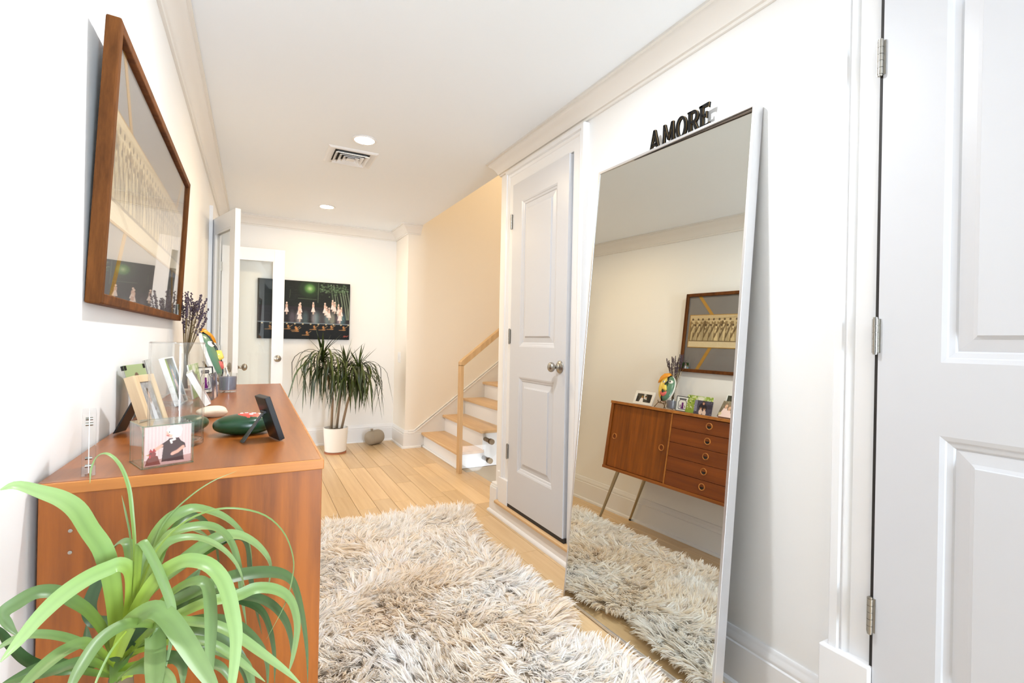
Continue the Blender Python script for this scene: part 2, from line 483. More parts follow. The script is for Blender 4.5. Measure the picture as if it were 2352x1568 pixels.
# closet step: riser with shoe, oak lip on top, cap of the baseboard at the free end of the wall
step = [(0, 0), (.034, 0), (.034, .006), (.030, .016), (.021, .022), (.020, .084), (0, .084)]
cs = struct(sweep([(XS, 2.055), (XS, 3.04), (1.60, 3.04)], step).build('trim_3', 'trim', smooth=True))
lip = MB()
for k in range(1):
    pr = [(-.01, .084), (.030, .084), (.036, .088), (.038, .095), (.036, .102), (.030, .106), (-.01, .106)]
    lip = sweep([(XS, 2.055), (XS, 2.955)], pr)
lip.build('threshold', 'oakx', cs, smooth=True)
MB().box((XS - .020, 2.958, .084), (XS + .10, 3.06, .176)).box((XS - .016, 2.960, .176), (XS + .10, 3.056, .190)).box((XS - .010, 2.964, .190), (XS + .10, 3.05, .204)).build('end_block', 'trim', cs, bevel=.003)

# door casings
XF = 1.472                                         # face of the doors on the right wall
yz = lambda a, b, h: (XR - h, a, b)
case = [(0, 0), (0, .016), (.010, .020), (.060, .022), (.066, .029), (.076, .031), (.082, .026), (.088, .036), (.108, .036), (.112, .032), (.112, 0)]
c1 = struct(sweep([(2.150, .106), (2.150, 2.198), (2.806, 2.198), (2.806, .27)], case, yz).build('trim_4', 'trim', smooth=True))
MB().box((XR - .040, 2.800, .106), (XR, 2.925, .27)).box((XR - .028, 2.925, .106), (XR, 2.97, .30)).build('plinth_block', 'trim', c1, bevel=.003)
c2 = struct(sweep([(.6935, 2.198), (.6935, .325)], case, yz).build('trim_5', 'trim', smooth=True))
MB().box((XR - .050, .692, 0), (XR, .822, .325)).build('plinth_block', 'trim', c2, bevel=.004)
c3 = struct(sweep([(OY0 + .005, 0), (OY0 + .005, DT), (OY1 - .005, DT), (OY1 - .005, 0)], [(0, 0), (0, .014), (.06, .018), (.07, .024), (.085, .024), (.085, 0)], lambda a, b, h: (XL + h, a, b)).build('trim_6', 'trim', smooth=True))

def hinge(parent, y, z, x=XF):
    b = MB()
    for k in range(5):
        b.tube([(x - .007, y, z - .045 + k * .018 + .0006), (x - .007, y, z - .045 + (k + 1) * .018 - .0006)], .0068, 12)
    b.tube([(x - .007, y, z - .050), (x - .007, y, z + .050)], .0045, 10)
    b.tube([(x - .007, y, z - .049), (x - .007, y, z - .045)], .0058, 10).tube([(x - .007, y, z + .045), (x - .007, y, z + .049)], .0058, 10)
    b.box((x - .003, y - .010, z - .045), (x + .001, y + .010, z + .045))
    b.build('hinge', 'steel', parent, smooth=True)
def door_knob(parent, loc, axis, name='door_knob', r=.027, out=.06):
    """rosette, neck and egg-shaped knob along axis (unit vector)"""
    a = Vector(axis); T = Matrix.Translation(loc) @ a.to_track_quat('Z', 'Y').to_matrix().to_4x4()
    prof = [(.0, 0), (.034, 0), (.035, .003), (.031, .006), (.029, .006), (.027, .010), (.020, .012), (.012, .015), (.0095, .020), (.0095, out - .022)]
    for k in range(0, 11):
        t = math.pi * (k / 10 * .86 + .14)
        prof.append((max(r * math.sin(t), .0003), out - .004 - .019 * math.cos(t)))
    return MB().lathe(prof, 28, T).build(name, 'steel', parent, smooth='all')

def panel_door(name, y0, y1, z0, z1, holes, hy, label):
    """slab facing -X with raised panels; holes = (ya, yb, za, zb)"""
    d = struct(thing(name, label, 'door', (0, 0, 0)))
    b = MB(); th = .03
    ya = min(h[0] for h in holes); yb = max(h[1] for h in holes)
    b.box((XF, y0, z0), (XF + th, ya, z1)).box((XF, yb, z0), (XF + th, y1, z1))
    zs = [z0] + [v for h in sorted(holes, key=lambda q: q[2]) for v in (h[2], h[3])] + [z1]
    for k in range(0, len(zs), 2): b.box((XF, ya, zs[k]), (XF + th, yb, zs[k + 1]))
    b.build('door_slab', 'door', d)
    loops = [(0, 0), (.010, -.003), (.013, -.006), (.024, -.009), (.028, -.013), (.056, -.009), (.064, -.006), (.066, -.0015), (.068, -.0015)]
    for (a, c, e, g) in holes:
        V = []; F = []
        for o_, h in loops:
            V += [(XF - h, a + o_, e + o_), (XF - h, c - o_, e + o_), (XF - h, c - o_, g - o_), (XF - h, a + o_, g - o_)]
        for k in range(len(loops) - 1):
            for i in range(4): F.append((k * 4 + i, k * 4 + (i + 1) % 4, k * 4 + 4 + (i + 1) % 4, k * 4 + 4 + i))
        k = len(loops) - 1; F.append(tuple(k * 4 + i for i in range(4)))
        MB().add(V, F).build('panel', 'door', d)
    for z in (1.952, 1.210, .465): hinge(d, hy, z)
    return d
d1 = panel_door('door_1', 2.160, 2.796, .130, 2.188, [(2.270, 2.678, .360, .957), (2.270, 2.678, 1.145, 2.062)], 2.800, 'narrow white two-panel closet door raised on an oak-lipped step')
door_knob(d1, (XF, 2.213, 1.043), (-1, 0, 0))
MB().box((XF + .002, 2.150, .107), (XF + .02, 2.806, .130)).build('gap', 'dark', d1)
d2 = panel_door('door_2', -.17, .690, .015, 2.188, [(-.03, .555, .335, .968), (-.03, .555, 1.145, 2.062)], .694, 'wide white two-panel door beside the leaning mirror')
MB().box((XF + .006, .688, .02), (XF + .02, .700, 2.19)).build('gap', 'dark', d2)

# glass doors of the side opening
def glass_leaf(name, loc, rz, label, knob_side=1):
    d = struct(thing(name, label, 'door', loc, rz))
    w, z0, z1, t = .560, .012, 2.072, .018
    st = .098
    b = MB().box((0, -t, z0), (st, t, z1)).box((w - st, -t, z0), (w, t, z1)).box((st, -t, z1 - .115), (w - st, t, z1)).box((st, -t, z0), (w - st, t, z0 + .24))
    b.build('leaf_frame', 'trim', d, bevel=.002)
    bead = MB()
    for s in (-1, 1):
        y0, y1 = (t - .006, t - .001) if s > 0 else (-t + .001, -t + .006)
        a, c, e, g = st, w - st, z0 + .24, z1 - .115
        bead.box((a, y0, e), (a + .012, y1, g)).box((c - .012, y0, e), (c, y1, g)).box((a, y0, e), (c, y1, e + .012)).box((a, y0, g - .012), (c, y1, g))
    bead.build('glazing_bead', 'trim', d)
    MB().box((st - .004, -.003, z0 + .236), (w - st + .004, .003, z1 - .111)).build('glass_pane', 'glass', d)
    for s in (-1, 1): door_knob(d, (w - .052, s * t, .955), (0, s, 0), r=.026, out=.062)
    for z in (1.86, 1.04, .25):
        h = MB()
        h.tube([(-.004, t * knob_side + .004 * knob_side, z - .045), (-.004, t * knob_side + .004 * knob_side, z + .045)], .0065, 10)
        h.box((-.002, -t + .002, z - .045), (.001, t, z + .045))
        h.build('hinge', 'steel', d, smooth=True)
    return d
glass_leaf('door_3', (-.288, 4.455, 0), -71.5, 'white glass door leaf folded back towards the lavender, knobs on both faces', -1)
glass_leaf('door_4', (-.285, 5.590, 0), -2.6, 'white glass door leaf standing open in front of the dark painting', -1)

# ------------------------------------------------------------------ staircase
st = struct(thing('staircase', 'oak and white staircase rising to the right behind the closet', 'staircase', (1.66, 4.6, 0)))
def sb(b, name, m, **k):
    o = b.build(name, m, None, **k); o.parent = st; o.matrix_parent_inverse = st.matrix_world.inverted(); return o
RISE, RUN, NX, NZ = .1805, .242, 1.648, .160
for k in range(9):
    zt = NZ + RISE * k; x0 = NX + RUN * k
    sb(MB().box((x0, 4.135, zt - .028), (x0 + RUN + .035, 5.197, zt)), 'tread', 'oakx', bevel=.008)
    sb(MB().box((x0 + .028, 4.165, zt - RISE if k else 0), (x0 + .045, 5.197, zt - .028)), 'riser', 'trim')
# shoe under the first riser
sb(MB().box((NX + .008, 4.17, 0), (NX + .028, 5.19, .018)), 'shoe', 'trim', bevel=.006)
# side of the stair (white) under the treads
poly = [(NX + .045, 0)]
for k in range(9):
    poly += [(NX + RUN * k + .045, NZ + RISE * k - .028 if k else NZ - .028), (NX + RUN * (k + 1) + .045, NZ + RISE * k - .028)]
poly += [(NX + RUN * 9 + .045, 0)]
sb(MB().prism(poly, 4.165, 4.19, lambda a, b, h: (a, h, b)), 'stringer', 'trim')
# sloped skirting on the far wall
s = RISE / RUN
def skirt(o0, o1, y): return MB().prism([(1.50, .02), (1.50, o0), (1.56, o0), (1.56 + 2.6, o0 + 2.6 * s), (1.56 + 2.6, o0 + 2.6 * s - .5), (1.7, .02)] if o1 is None else [(1.50, o0), (1.56, o0), (4.16, o0 + 2.6 * s), (4.16, o1 + 2.6 * s), (1.56, o1), (1.50, o1)], 5.2 - y, 5.2, lambda a, b, h: (a, h, b))
sb(skirt(.150, None, .012), 'skirting', 'trim')
sb(skirt(.146, .170, .020), 'skirting_bead', 'trim', bevel=.004)
sb(skirt(.176, .192, .014), 'skirting_cap', 'trim', bevel=.004)
# newel and rail in one bent oak section
sb(MB().box((1.622, 4.010, 0), (1.652, 4.072, .960)), 'newel_post', 'oakrail', bevel=.002)
ang = math.atan(.79)
rail = MB().prism([(1.622, .952), (1.622, .985), (1.640, 1.003), (4.0, 1.003 + 2.36 * .79), (4.0, 1.003 + 2.36 * .79 - .052), (1.652, .952)], 4.010, 4.072, lambda a, b, h: (a, h, b))
sb(rail, 'handrail', 'oakrail', bevel=.002)
sb(MB().prism([(1.664, .004), (1.664, .95), (4.0, .95 + 2.336 * .79), (4.0, 1.70), (1.83, .004)], 4.034, 4.046, lambda a, b, h: (a, h, b)), 'glass_panel', 'clear')
for (x, z) in ((1.945, .255), (1.932, .082), (2.42, .62), (2.42, .44)):
    q = sb(MB().tube([(x, 4.165, z), (x, 4.047, z)], .020, 20).tube([(x, 4.052, z), (x, 4.046, z)], .026, 20).tube([(x, 4.034, z), (x, 4.014, z)], .026, 20), 'standoff', 'bronze', smooth=True)
struct(MB().box((1.775, 3.04, -1.35), (5.0, 4.165, -1.3)).box((1.70, 3.04, -1.3), (1.775, 4.03, -.12)).box((1.72, 4.162, -1.3), (5.0, 4.20, -.004)).build('floor_lower_stair', 'wellwall'))

# light switch on the short return wall
sw = thing('light_switch', 'white double light switch on the short return wall by the stairs', 'switch', (1.465, 5.47, .975))
MB().box((-.006, -.058, -.060), (0, .058, .060)).build('cover_plate', 'wall', sw, bevel=.003)
for y in (-.028, .028): MB().box((-.009, y - .016, -.034), (-.005, y + .016, .034)).build('rocker', 'trim', sw, bevel=.002)

# ceiling fittings
v = thing('ceiling_vent', 'square white ceiling air vent with stepped louvres', 'vent', (.565, 3.482, ZC))
b = MB()
def ring(b, a, w, z0, z1):
    # square ring sloping from outer (a, z0) to inner (a - w, z1), with a little thickness
    for s_ in range(4):
        T = Matrix.Rotation(math.pi / 2 * s_, 4, 'Z')
        i = a - w
        V = [(-a, -a, z0), (a, -a, z0), (i, -i, z1), (-i, -i, z1), (-a, -a, z0 + .003), (a, -a, z0 + .003), (i, -i, z1 + .003), (-i, -i, z1 + .003)]
        b.add(V, [(0, 1, 2, 3), (7, 6, 5, 4), (0, 4, 5, 1), (3, 2, 6, 7)], T)
fr = MB(); ring(fr, .158, .012, -.002, -.010); ring(fr, .146, .034, -.010, -.004)
fr.build('vent_frame', 'trim', v)
MB().box((-.125, -.125, -.0035), (.125, .125, -.0005)).build('vent_back', 'ventdark', v)
for a in (.108, .078, .050):
    lv = MB(); ring(lv, a, .020, -.022, -.006); lv.build('louvre', 'trim', v)
MB().add([(-.026, -.026, -.022), (.026, -.026, -.022), (.026, .026, -.022), (-.026, .026, -.022), (-.012, -.012, -.006), (.012, -.012, -.006), (.012, .012, -.006), (-.012, .012, -.006)], [(3, 2, 1, 0), (0, 1, 5, 4), (1, 2, 6, 5), (2, 3, 7, 6), (3, 0, 4, 7)]).build('louvre', 'trim', v)

def downlight(y, label, power, col=(1, .80, .54)):
    t = thing('ceiling_light', label, 'ceiling light', (.592, y, ZC))
    MB().lathe([(.060, -.0005), (.060, -.005), (.072, -.006), (.076, -.003), (.076, -.0005)], 36).build('trim_ring', 'trim', t, smooth=True)
    MB().lathe([(.0005, -.003), (.060, -.003)], 36, cap=False).build('bulb', 'lamp', t, fix=False)
    l = bpy.data.lights.new('downlight_beam', 'AREA'); l.shape = 'DISK'; l.size = .11; l.energy = power; l.color = col
    o = bpy.data.objects.new('downlight_beam', l); o.location = (0, 0, -.012); COL.objects.link(o); o.parent = t
downlight(3.138, 'glowing recessed ceiling light next to the air vent', 6, (1, .78, .5))
downlight(4.908, 'glowing recessed ceiling light near the back wall', 3.8, (1, .76, .48))
downlight(1.37, 'glowing recessed ceiling light over the mirror and sideboard', 13, (.86, .93, 1))
downlight(-.40, 'added unseen recessed ceiling light behind the camera', 1, (.90, .95, 1))  # unseen lamp, added to brighten the near end of the hall
# ------------------------------------------------------------------ helpers for things built in world coordinates
def put(o, t):
    o.parent = t; o.matrix_parent_inverse = t.matrix_world.inverted(); return o
R2 = math.radians

# ------------------------------------------------------------------ rug
rug_poly = [(.14, 3.10), (.45, 3.16), (.80, 3.13), (1.10, 3.16), (1.30, 3.13), (1.27, 2.95), (1.20, 2.75), (1.17, 2.4), (1.19, 2.1), (1.20, 1.85), (1.17, 1.70), (1.08, 1.60), (1.14, 1.50), (1.20, 1.40), (1.22, 1.1), (1.20, .7), (1.1, .35), (.6, .28), (.17, .35), (.13, .7), (.14, 1.5), (.12, 1.8), (.18, 2.05), (.13, 2.3), (.13, 2.7)]
rug = tag(MB().prism(rug_poly, .0005, .012).build('shag_rug', 'rugmat'), 'long shaggy cream wool rug covering the oak floor in front of the mirror', 'rug')
def smooth_field(r, n=40):
    return r.normal(0, 1, (n, n))
def samp(fld, x, y, sc):
    n = fld.shape[0]
    u = (x * sc) % (n - 1); v = (y * sc) % (n - 1)
    i, j = u.astype(int), v.astype(int); a, b = u - i, v - j
    a = a * a * (3 - 2 * a); b = b * b * (3 - 2 * b)
    return fld[i, j] * (1 - a) * (1 - b) + fld[i + 1, j] * a * (1 - b) + fld[i, j + 1] * (1 - a) * b + fld[i + 1, j + 1] * a * b
def make_pile():
    r = np.random.default_rng(11)
    P = np.array(rug_poly)
    def inside(x, y, s=1.0):
        m = np.zeros_like(x, bool); n = len(P); c = P.mean(0)
        for i in range(n):
            (x0, y0), (x1, y1) = P[i], P[(i + 1) % n]
            if abs(y0 - y1) < 1e-9: continue
            m ^= ((y0 > y) != (y1 > y)) & (x < (x1 - x0) * (y - y0) / (y1 - y0) + x0)
        return m
    def edge(x, y):
        d = np.full_like(x, 9.); nx = np.zeros_like(x); ny = np.zeros_like(x); n = len(P)
        for i in range(n):
            a, b = P[i], P[(i + 1) % n]; e = b - a; L = np.hypot(*e)
            t = np.clip(((x - a[0]) * e[0] + (y - a[1]) * e[1]) / L ** 2, 0, 1)
            qx, qy = a[0] + t * e[0], a[1] + t * e[1]; dd = np.hypot(x - qx, y - qy); k = dd < d
            d = np.where(k, dd, d); nx = np.where(k, qx - x, nx); ny = np.where(k, qy - y, ny)
        l = np.hypot(nx, ny) + 1e-6
        return d, nx / l, ny / l
    # tufts of yarn
    NT = 10500
    tx = r.uniform(0, 1.35, NT * 2); ty = r.uniform(.25, 3.2, NT * 2)
    k = inside(tx, ty); tx, ty = tx[k][:NT], ty[k][:NT]; NT = len(tx)
    f1, f2, f3 = smooth_field(r), smooth_field(r), smooth_field(r)
    ang = samp(f1, tx + 1, ty + 1, 2.3) * 2.2 + samp(f2, tx + 3, ty + 2, 6.) * 1.1 + r.normal(0, .75, NT)
    tilt = np.clip(1.08 + samp(f3, tx + 2, ty + 5, 5.) * .28 + r.normal(0, .16, NT), .35, 1.38)
    d, nx, ny = edge(tx, ty)
    w = np.exp(-(d / .05) ** 2)
    dx, dy = np.cos(ang) * (1 - w) + nx * w * 1.2, np.sin(ang) * (1 - w) + ny * w * 1.2
    l = np.hypot(dx, dy) + 1e-6; dx, dy = dx / l, dy / l
    tilt = tilt + w * .15
    ln = r.uniform(.058, .098, NT)
    tone = np.clip(.5 + samp(f2, tx + 7, ty + 3, 4.) * .28 + r.normal(0, .22, NT), 0, 1)
    K = 9
    n = NT * K
    T = lambda a: np.repeat(a, K)
    sx, sy = T(tx) + r.normal(0, .0085, n), T(ty) + r.normal(0, .0085, n)
    L = T(ln) * r.uniform(.75, 1.1, n)
    a = np.arctan2(T(dy), T(dx)) + r.normal(0, .16, n); tl = np.clip(T(tilt) + r.normal(0, .12, n), .1, 1.45)
    tipx, tipy = T(tx) + T(dx) * np.sin(T(tilt)) * T(ln), T(ty) + T(dy) * np.sin(T(tilt)) * T(ln)
    NPT = 5
    V = np.zeros((n, NPT, 2, 3), np.float32)
    side = r.uniform(-.9, .9, n)
    wd = r.uniform(.0018, .0034, n)
    ph = r.uniform(0, 6.28, n); wav = r.uniform(.001, .004, n)
    for j in range(NPT):
        u = j / (NPT - 1)
        ti = tl * (.35 + .65 * u)           # bends over towards the tip
        px = sx + np.cos(a) * np.sin(ti) * L * u; py = sy + np.sin(a) * np.sin(ti) * L * u
        pz = .010 + np.cos(ti * .97) * L * u * .92
        cl = .62 * u ** 1.4                  # yarn of a tuft gathers at its tip
        px = px * (1 - cl) + (tipx + (sx - T(tx)) * .22) * cl; py = py * (1 - cl) + (tipy + (sy - T(ty)) * .22) * cl
        px = px - np.sin(a) * np.sin(ph + u * 5) * wav; py = py + np.cos(a) * np.sin(ph + u * 5) * wav
        pz = np.maximum(pz, .012)
        ww = wd * (1.0, 1.05, 1.0, .8, .18)[j]
        ux, uy, uz = -np.sin(a) * np.cos(side), np.cos(a) * np.cos(side), np.sin(side) * .8
        c = np.stack([px, py, pz], -1); q = np.stack([ux * ww, uy * ww, uz * ww], -1)
        V[:, j, 0] = c - q; V[:, j, 1] = c + q
    me = bpy.data.meshes.new('wool_pile')
    nv = n * NPT * 2; nf = n * (NPT - 1)
    base = (np.arange(n) * NPT * 2)[:, None] + np.arange(NPT - 1)[None] * 2
    F = np.stack([base, base + 1, base + 3, base + 2], -1).reshape(-1)
    me.vertices.add(nv); me.vertices.foreach_set('co', V.reshape(-1))
    me.loops.add(nf * 4); me.loops.foreach_set('vertex_index', F.astype(np.int32))
    me.polygons.add(nf); me.polygons.foreach_set('loop_start', np.arange(nf, dtype=np.int32) * 4)
    me.polygons.foreach_set('use_smooth', np.ones(nf, bool))
    me.update(calc_edges=True)
    lin = lambda c: np.array(srgb(c))
    A, B, C = lin((255, 255, 254)), lin((251, 238, 218)), lin((242, 234, 234))
    t = np.clip(T(tone) + r.normal(.16, .26, n), 0, 1)[:, None]
    g = (r.random(n) < .16)[:, None]
    col = A * t + B * (1 - t); col = np.where(g, col * .45 + C * .55, col)
    colv = np.ones((n, NPT * 2, 4), np.float32); colv[:, :, :3] = col[:, None, :]
    ca = me.color_attributes.new('Col', 'FLOAT_COLOR', 'POINT'); ca.data.foreach_set('color', colv.ravel())
    me.materials.append(M['pile'])
    o = bpy.data.objects.new('wool_pile', me); COL.objects.link(o); o.parent = rug; o['kind'] = 'stuff'
make_pile()

# ------------------------------------------------------------------ sideboard
SX0, SX1, SY0, SY1, SZ0, SZ1 = -.305, .131, 1.047, 2.86, .436, .930
sdb = thing('sideboard', 'long teak sideboard on splayed metal legs against the white wall', 'sideboard', (-.09, 1.95, 0))
def sp(b, name, m, p=sdb, **k): return put(b.build(name, m, None, **k), p)
sp(MB().box((SX0, SY0 + .006, SZ1 - .020), (SX1 - .006, SY1 - .006, SZ1)), 'top', 'teaktop')
sp(MB().box((SX0, SY0, SZ1 - .0195), (SX1, SY0 + .006, SZ1 - .0003)).box((SX0, SY1 - .006, SZ1 - .0195), (SX1, SY1, SZ1 - .0003)).box((SX1 - .006, SY0 + .006, SZ1 - .0195), (SX1, SY1 - .006, SZ1 - .0003)), 'top_edging', 'teakedge', bevel=.0015)
sp(MB().box((SX0 + .002, SY0 + .006, SZ0), (SX1 - .003, SY0 + .026, SZ1 - .020)), 'end_panel', 'teak', bevel=.001)
sp(MB().box((SX0 + .002, SY1 - .026, SZ0), (SX1 - .003, SY1 - .006, SZ1 - .020)), 'end_panel', 'teak', bevel=.001)
sp(MB().box((SX0 + .002, SY0 + .002, SZ0 - .020), (SX1 - .001, SY1 - .002, SZ0)), 'bottom', 'teaktop', bevel=.001)
sp(MB().box((SX0 + .004, SY0 + .026, SZ0), (SX0 + .012, SY1 - .026, SZ1 - .020)), 'back_panel', 'teak')
for y in (2.283, 1.690): sp(MB().box((SX0 + .02, y, SZ0), (SX1 - .004, y + .007, SZ1 - .020)), 'divider', 'teakedge')
def pull(parent, y, z, xf, half):
    T = Matrix.Translation((xf, y, z)) @ Matrix.Rotation(R2(90), 4, 'Y')
    sp(MB().lathe([(.0165, -.002), (.0165, .004), (.0195, .006), (.0225, .004), (.0225, -.002)], 28, T), 'pull_ring', 'teakedge', parent, smooth=True)
    b = MB().lathe([(.0003, .0008), (.0165, .0008)], 28, T, cap=False)
    sp(b, 'pull_hollow', 'dark' if half else 'teakdraw', parent)
    if half:   # upper half is a solid lip
        pts = [(.0165 * math.cos(t), .0165 * math.sin(t)) for t in [math.pi * k / 12 for k in range(13)]]
        sp(MB().prism(pts, 0, .003, lambda a, c, h: (xf + h, y + a, z + c)), 'pull_lip', 'teakdraw', parent)
for (ya, yb, pulls) in ((2.293, SY1 - .028, (2.345, 2.785)), (SY0 + .028, 1.688, (1.12, 1.64))):
    d = sp(MB().box((.098, ya, SZ0 + .003), (.116, yb, SZ1 - .023)), 'sliding_door', 'teak', bevel=.001)
    for y in pulls: pull(d, y, .665, .1162, False)
dh = (SZ1 - .022 - SZ0) / 5
for k in range(5):
    z0 = SZ0 + dh * k
    d = sp(MB().box((.104, 1.700, z0 + .0012), (.123, 2.281, z0 + dh - .0012)), 'drawer', 'teakdraw', bevel=.0012)
    pull(d, 2.0, z0 + dh * .56, .1232, True)
for (x, y, fx, fy) in ((.075, 2.74, .080, 2.86), (-.255, 2.74, -.270, 2.86), (.075, 1.17, .080, 1.07), (-.255, 1.17, -.270, 1.07)):
    top, ft = Vector((x, y, SZ0 - .020)), Vector((fx, fy, .012))
    lg = sp(MB().tube([top, ft], [.0145, .0085], 16), 'leg', 'legsteel', smooth=True)
    sp(MB().tube([ft, ft + Vector((0, 0, -.011))], [.0095, .0095], 14), 'foot_cap', 'rubber', lg, smooth=True)
for z in (.876, .848, .812):
    sp(MB().lathe([(.0003, 0), (.003, .0), (.003, .0015), (.0003, .002)], 10, Matrix.Translation((-.262, SY0 + .006, z)) @ Matrix.Rotation(R2(90), 4, 'X')), 'screw_head', 'steel')

# ------------------------------------------------------------------ leaning mirror
mw, mh, md = .806, 1.992, .043
mi = thing('floor_mirror', 'tall aluminium framed mirror leaning against the white wall', 'mirror', (1.281, 1.862, .004), -88.3, lean=4.6)
rw = .0105
MB().box((0, 0, 0), (rw, md, mh)).box((mw - rw, 0, 0), (mw, md, mh)).box((rw, 0, 0), (mw - rw, md, rw)).box((rw, 0, mh - rw), (mw - rw, md, mh)).build('mirror_frame', 'alu', mi, bevel=.0012)
g = MB().box((-(mw / 2 - rw - .0005), 0, -(mh / 2 - rw - .0005)), (mw / 2 - rw - .0005, .002, mh / 2 - rw - .0005)).build('mirror_glass', 'mirror', mi)
GL_LEAN, GL_YAW = .10, 1.15
g.matrix_local = Matrix.Translation((mw / 2, .0092, mh / 2)) @ Matrix.Rotation(R2(GL_YAW), 4, 'Z') @ Matrix.Rotation(R2(-GL_LEAN), 4, 'X')
MB().box((rw, .036, rw), (mw - rw, .041, mh - rw)).build('backing', 'dark', mi)
gp = MB()
for a, b in (((rw, .0075, rw), (rw + .002, .0085, mh - rw)), ((rw, .0075, mh - rw - .002), (mw - rw, .0085, mh - rw)), ((mw - rw - .002, .0075, rw), (mw - rw, .0085, mh - rw))): gp.box(a, b)
gp.build('shadow_gap', 'dark', mi)

# ------------------------------------------------------------------ five standing letters
def inset(poly, d):
    n = len(poly); out = []
    area = sum(poly[i][0] * poly[(i + 1) % n][1] - poly[(i + 1) % n][0] * poly[i][1] for i in range(n))
    sg = 1 if area > 0 else -1
    for i in range(n):
        p0, p1, p2 = Vector(poly[i - 1]), Vector(poly[i]), Vector(poly[(i + 1) % n])
        d0, d1 = (p1 - p0).normalized(), (p2 - p1).normalized()
        n0, n1 = Vector((-d0.y, d0.x)) * sg, Vector((-d1.y, d1.x)) * sg
        m = (n0 + n1) / max(.3, 1 + n0.dot(n1)); q = p1 + m * d; out.append((q.x, q.y))
    return out
def ring_polys(cx, cy, rx, ry, tx, ty, d, a0=0, a1=2 * math.pi, n=28):
    o = []
    for k in range(n):
        t0, t1 = a0 + (a1 - a0) * k / n, a0 + (a1 - a0) * (k + 1) / n
        pt = lambda t, q: (cx + (rx - (d if q else tx - d)) * math.cos(t), cy + (ry - (d if q else ty - d)) * math.sin(t))
        o.append([pt(t0, 1), pt(t1, 1), pt(t1, 0), pt(t0, 0)])
    return o
H = .086
def glyph(ch, d):
    I = lambda L: [inset(p, d) for p in L]
    if ch == 'A': return I([[(0, 0), (.012, 0), (.034, H), (.024, H)], [(.024, H), (.036, H), (.062, 0), (.044, 0)], [(.012, .020), (.050, .020), (.047, .030), (.015, .030)]])
    if ch == 'M': return I([[(.002, 0), (.014, 0), (.016, H), (.006, H)], [(.056, 0), (.072, 0), (.066, H), (.054, H)], [(.006, H), (.018, H), (.040, .018), (.032, .018)], [(.054, H), (.064, H), (.040, .018), (.032, .018)], [(-.002, 0), (.018, 0), (.016, .006), (0, .006)], [(.052, 0), (.075, 0), (.074, .006), (.054, .006)]])
    if ch == 'O': return ring_polys(.031, H / 2, .031, H / 2 + .001, .014, .011, d)
    if ch == 'R': return I([[(.004, 0), (.020, 0), (.020, H), (.004, H)], [(0, H - .007), (.022, H - .007), (.022, H), (-.001, H)], [(.016, .036), (.034, .036), (.034, .047), (.016, .047)], [(.016, H - .011), (.034, H - .011), (.034, H), (.016, H)], [(.026, .040), (.040, .040), (.062, 0), (.044, 0)], [(0, 0), (.024, 0), (.022, .006), (.002, .006)]]) + ring_polys(.032, .061, .024, .025, .014, .011, d, -math.pi / 2, math.pi / 2, 14)
    if ch == 'E': return I([[(.002, 0), (.018, 0), (.018, H), (.002, H)], [(-.002, H - .010), (.040, H - .011), (.048, H + .002), (-.003, H)], [(.012, .040), (.034, .040), (.034, .050), (.012, .050)], [(.030, .034), (.036, .032), (.036, .058), (.030, .056)], [(-.002, 0), (.046, 0), (.050, .014), (.040, .011), (-.001, .009)], [(.040, H - .012), (.046, H - .018), (.049, H + .002), (.042, H)]])
zt = 1.992 * math.cos(R2(4.6)) + .006
ly = 1.560
for ch, adv, wd in (('A', .072, 'A'), ('M', .072, 'M'), ('O', .060, 'O'), ('R', .058, 'R'), ('E', .052, 'E')):
    t = thing('wooden_letter', 'black wooden letter %s edged in gold, standing on top of the mirror' % wd, 'letter', (1.468, ly, zt - .0028), -90, 'letters standing on the mirror')
    fb = lambda a, b, h: (a * .90, h, b)
    b = MB()
    for p in glyph(ch, .0010): b.prism(p, 0, .003, fb)
    for p in glyph(ch, 0): b.prism(p, .0038, .012, fb)
    b.build('letter_body', 'black', t)
    b = MB()
    for p in glyph(ch, 0): b.prism(p, .0027, .0040, fb)
    b.build('gold_edge', 'gold', t)
    ly -= adv

# ------------------------------------------------------------------ framed group photograph on the left wall
pw, phh, pd = 1.285, .612, .028
pic = thing('wall_picture', 'large old-wood framed group photograph hanging above the sideboard', 'picture', (-.285, 1.312, 1.238), 90, lean=-2.4)
rl = .024
MB().box((0, 0, 0), (rl, pd, phh)).build('frame_rail', 'oldwood', pic, bevel=.004)
MB().box((pw - rl, 0, 0), (pw, pd, phh)).build('frame_rail', 'oldwood', pic, bevel=.004)
MB().box((rl, .0005, 0), (pw - rl, pd, rl)).build('frame_rail', 'oldwoody', pic, bevel=.003)
MB().box((rl, .0005, phh - rl), (pw - rl, pd, phh)).build('frame_rail', 'oldwoody', pic, bevel=.003)
M['mat'] = mat('grey_mat', (128, 124, 122), .8)
M['strip'] = mat('gold_strip', (178, 132, 44), .6)
MB().box((rl, .016, rl), (pw - rl, .024, phh - rl)).build('grey_mat', 'mat', pic)
def strip(p0, p1, w=.030):
    p0, p1 = Vector(p0), Vector(p1); n = Vector((w / 2, 0))
    MB().prism([tuple(p0 - n), tuple(p0 + n), tuple(p1 + n), tuple(p1 - n)], .0145, .0162, lambda a, b, h: (a, h, b)).build('gold_strip', 'strip', pic)
pz0, pz1, px0, px1 = .196, .440, .052, pw - .052
for sx in (0, 1):
    f = (lambda x: pw - x) if sx else (lambda x: x)
    strip((f(.118), phh - rl), (f(.238), pz1)); strip((f(.150), rl), (f(.246), pz0))
MB().box((px0 - .005, .0135, pz0 - .005), (px1 + .005, .0163, pz1 + .005)).build('gold_border', 'strip', pic)
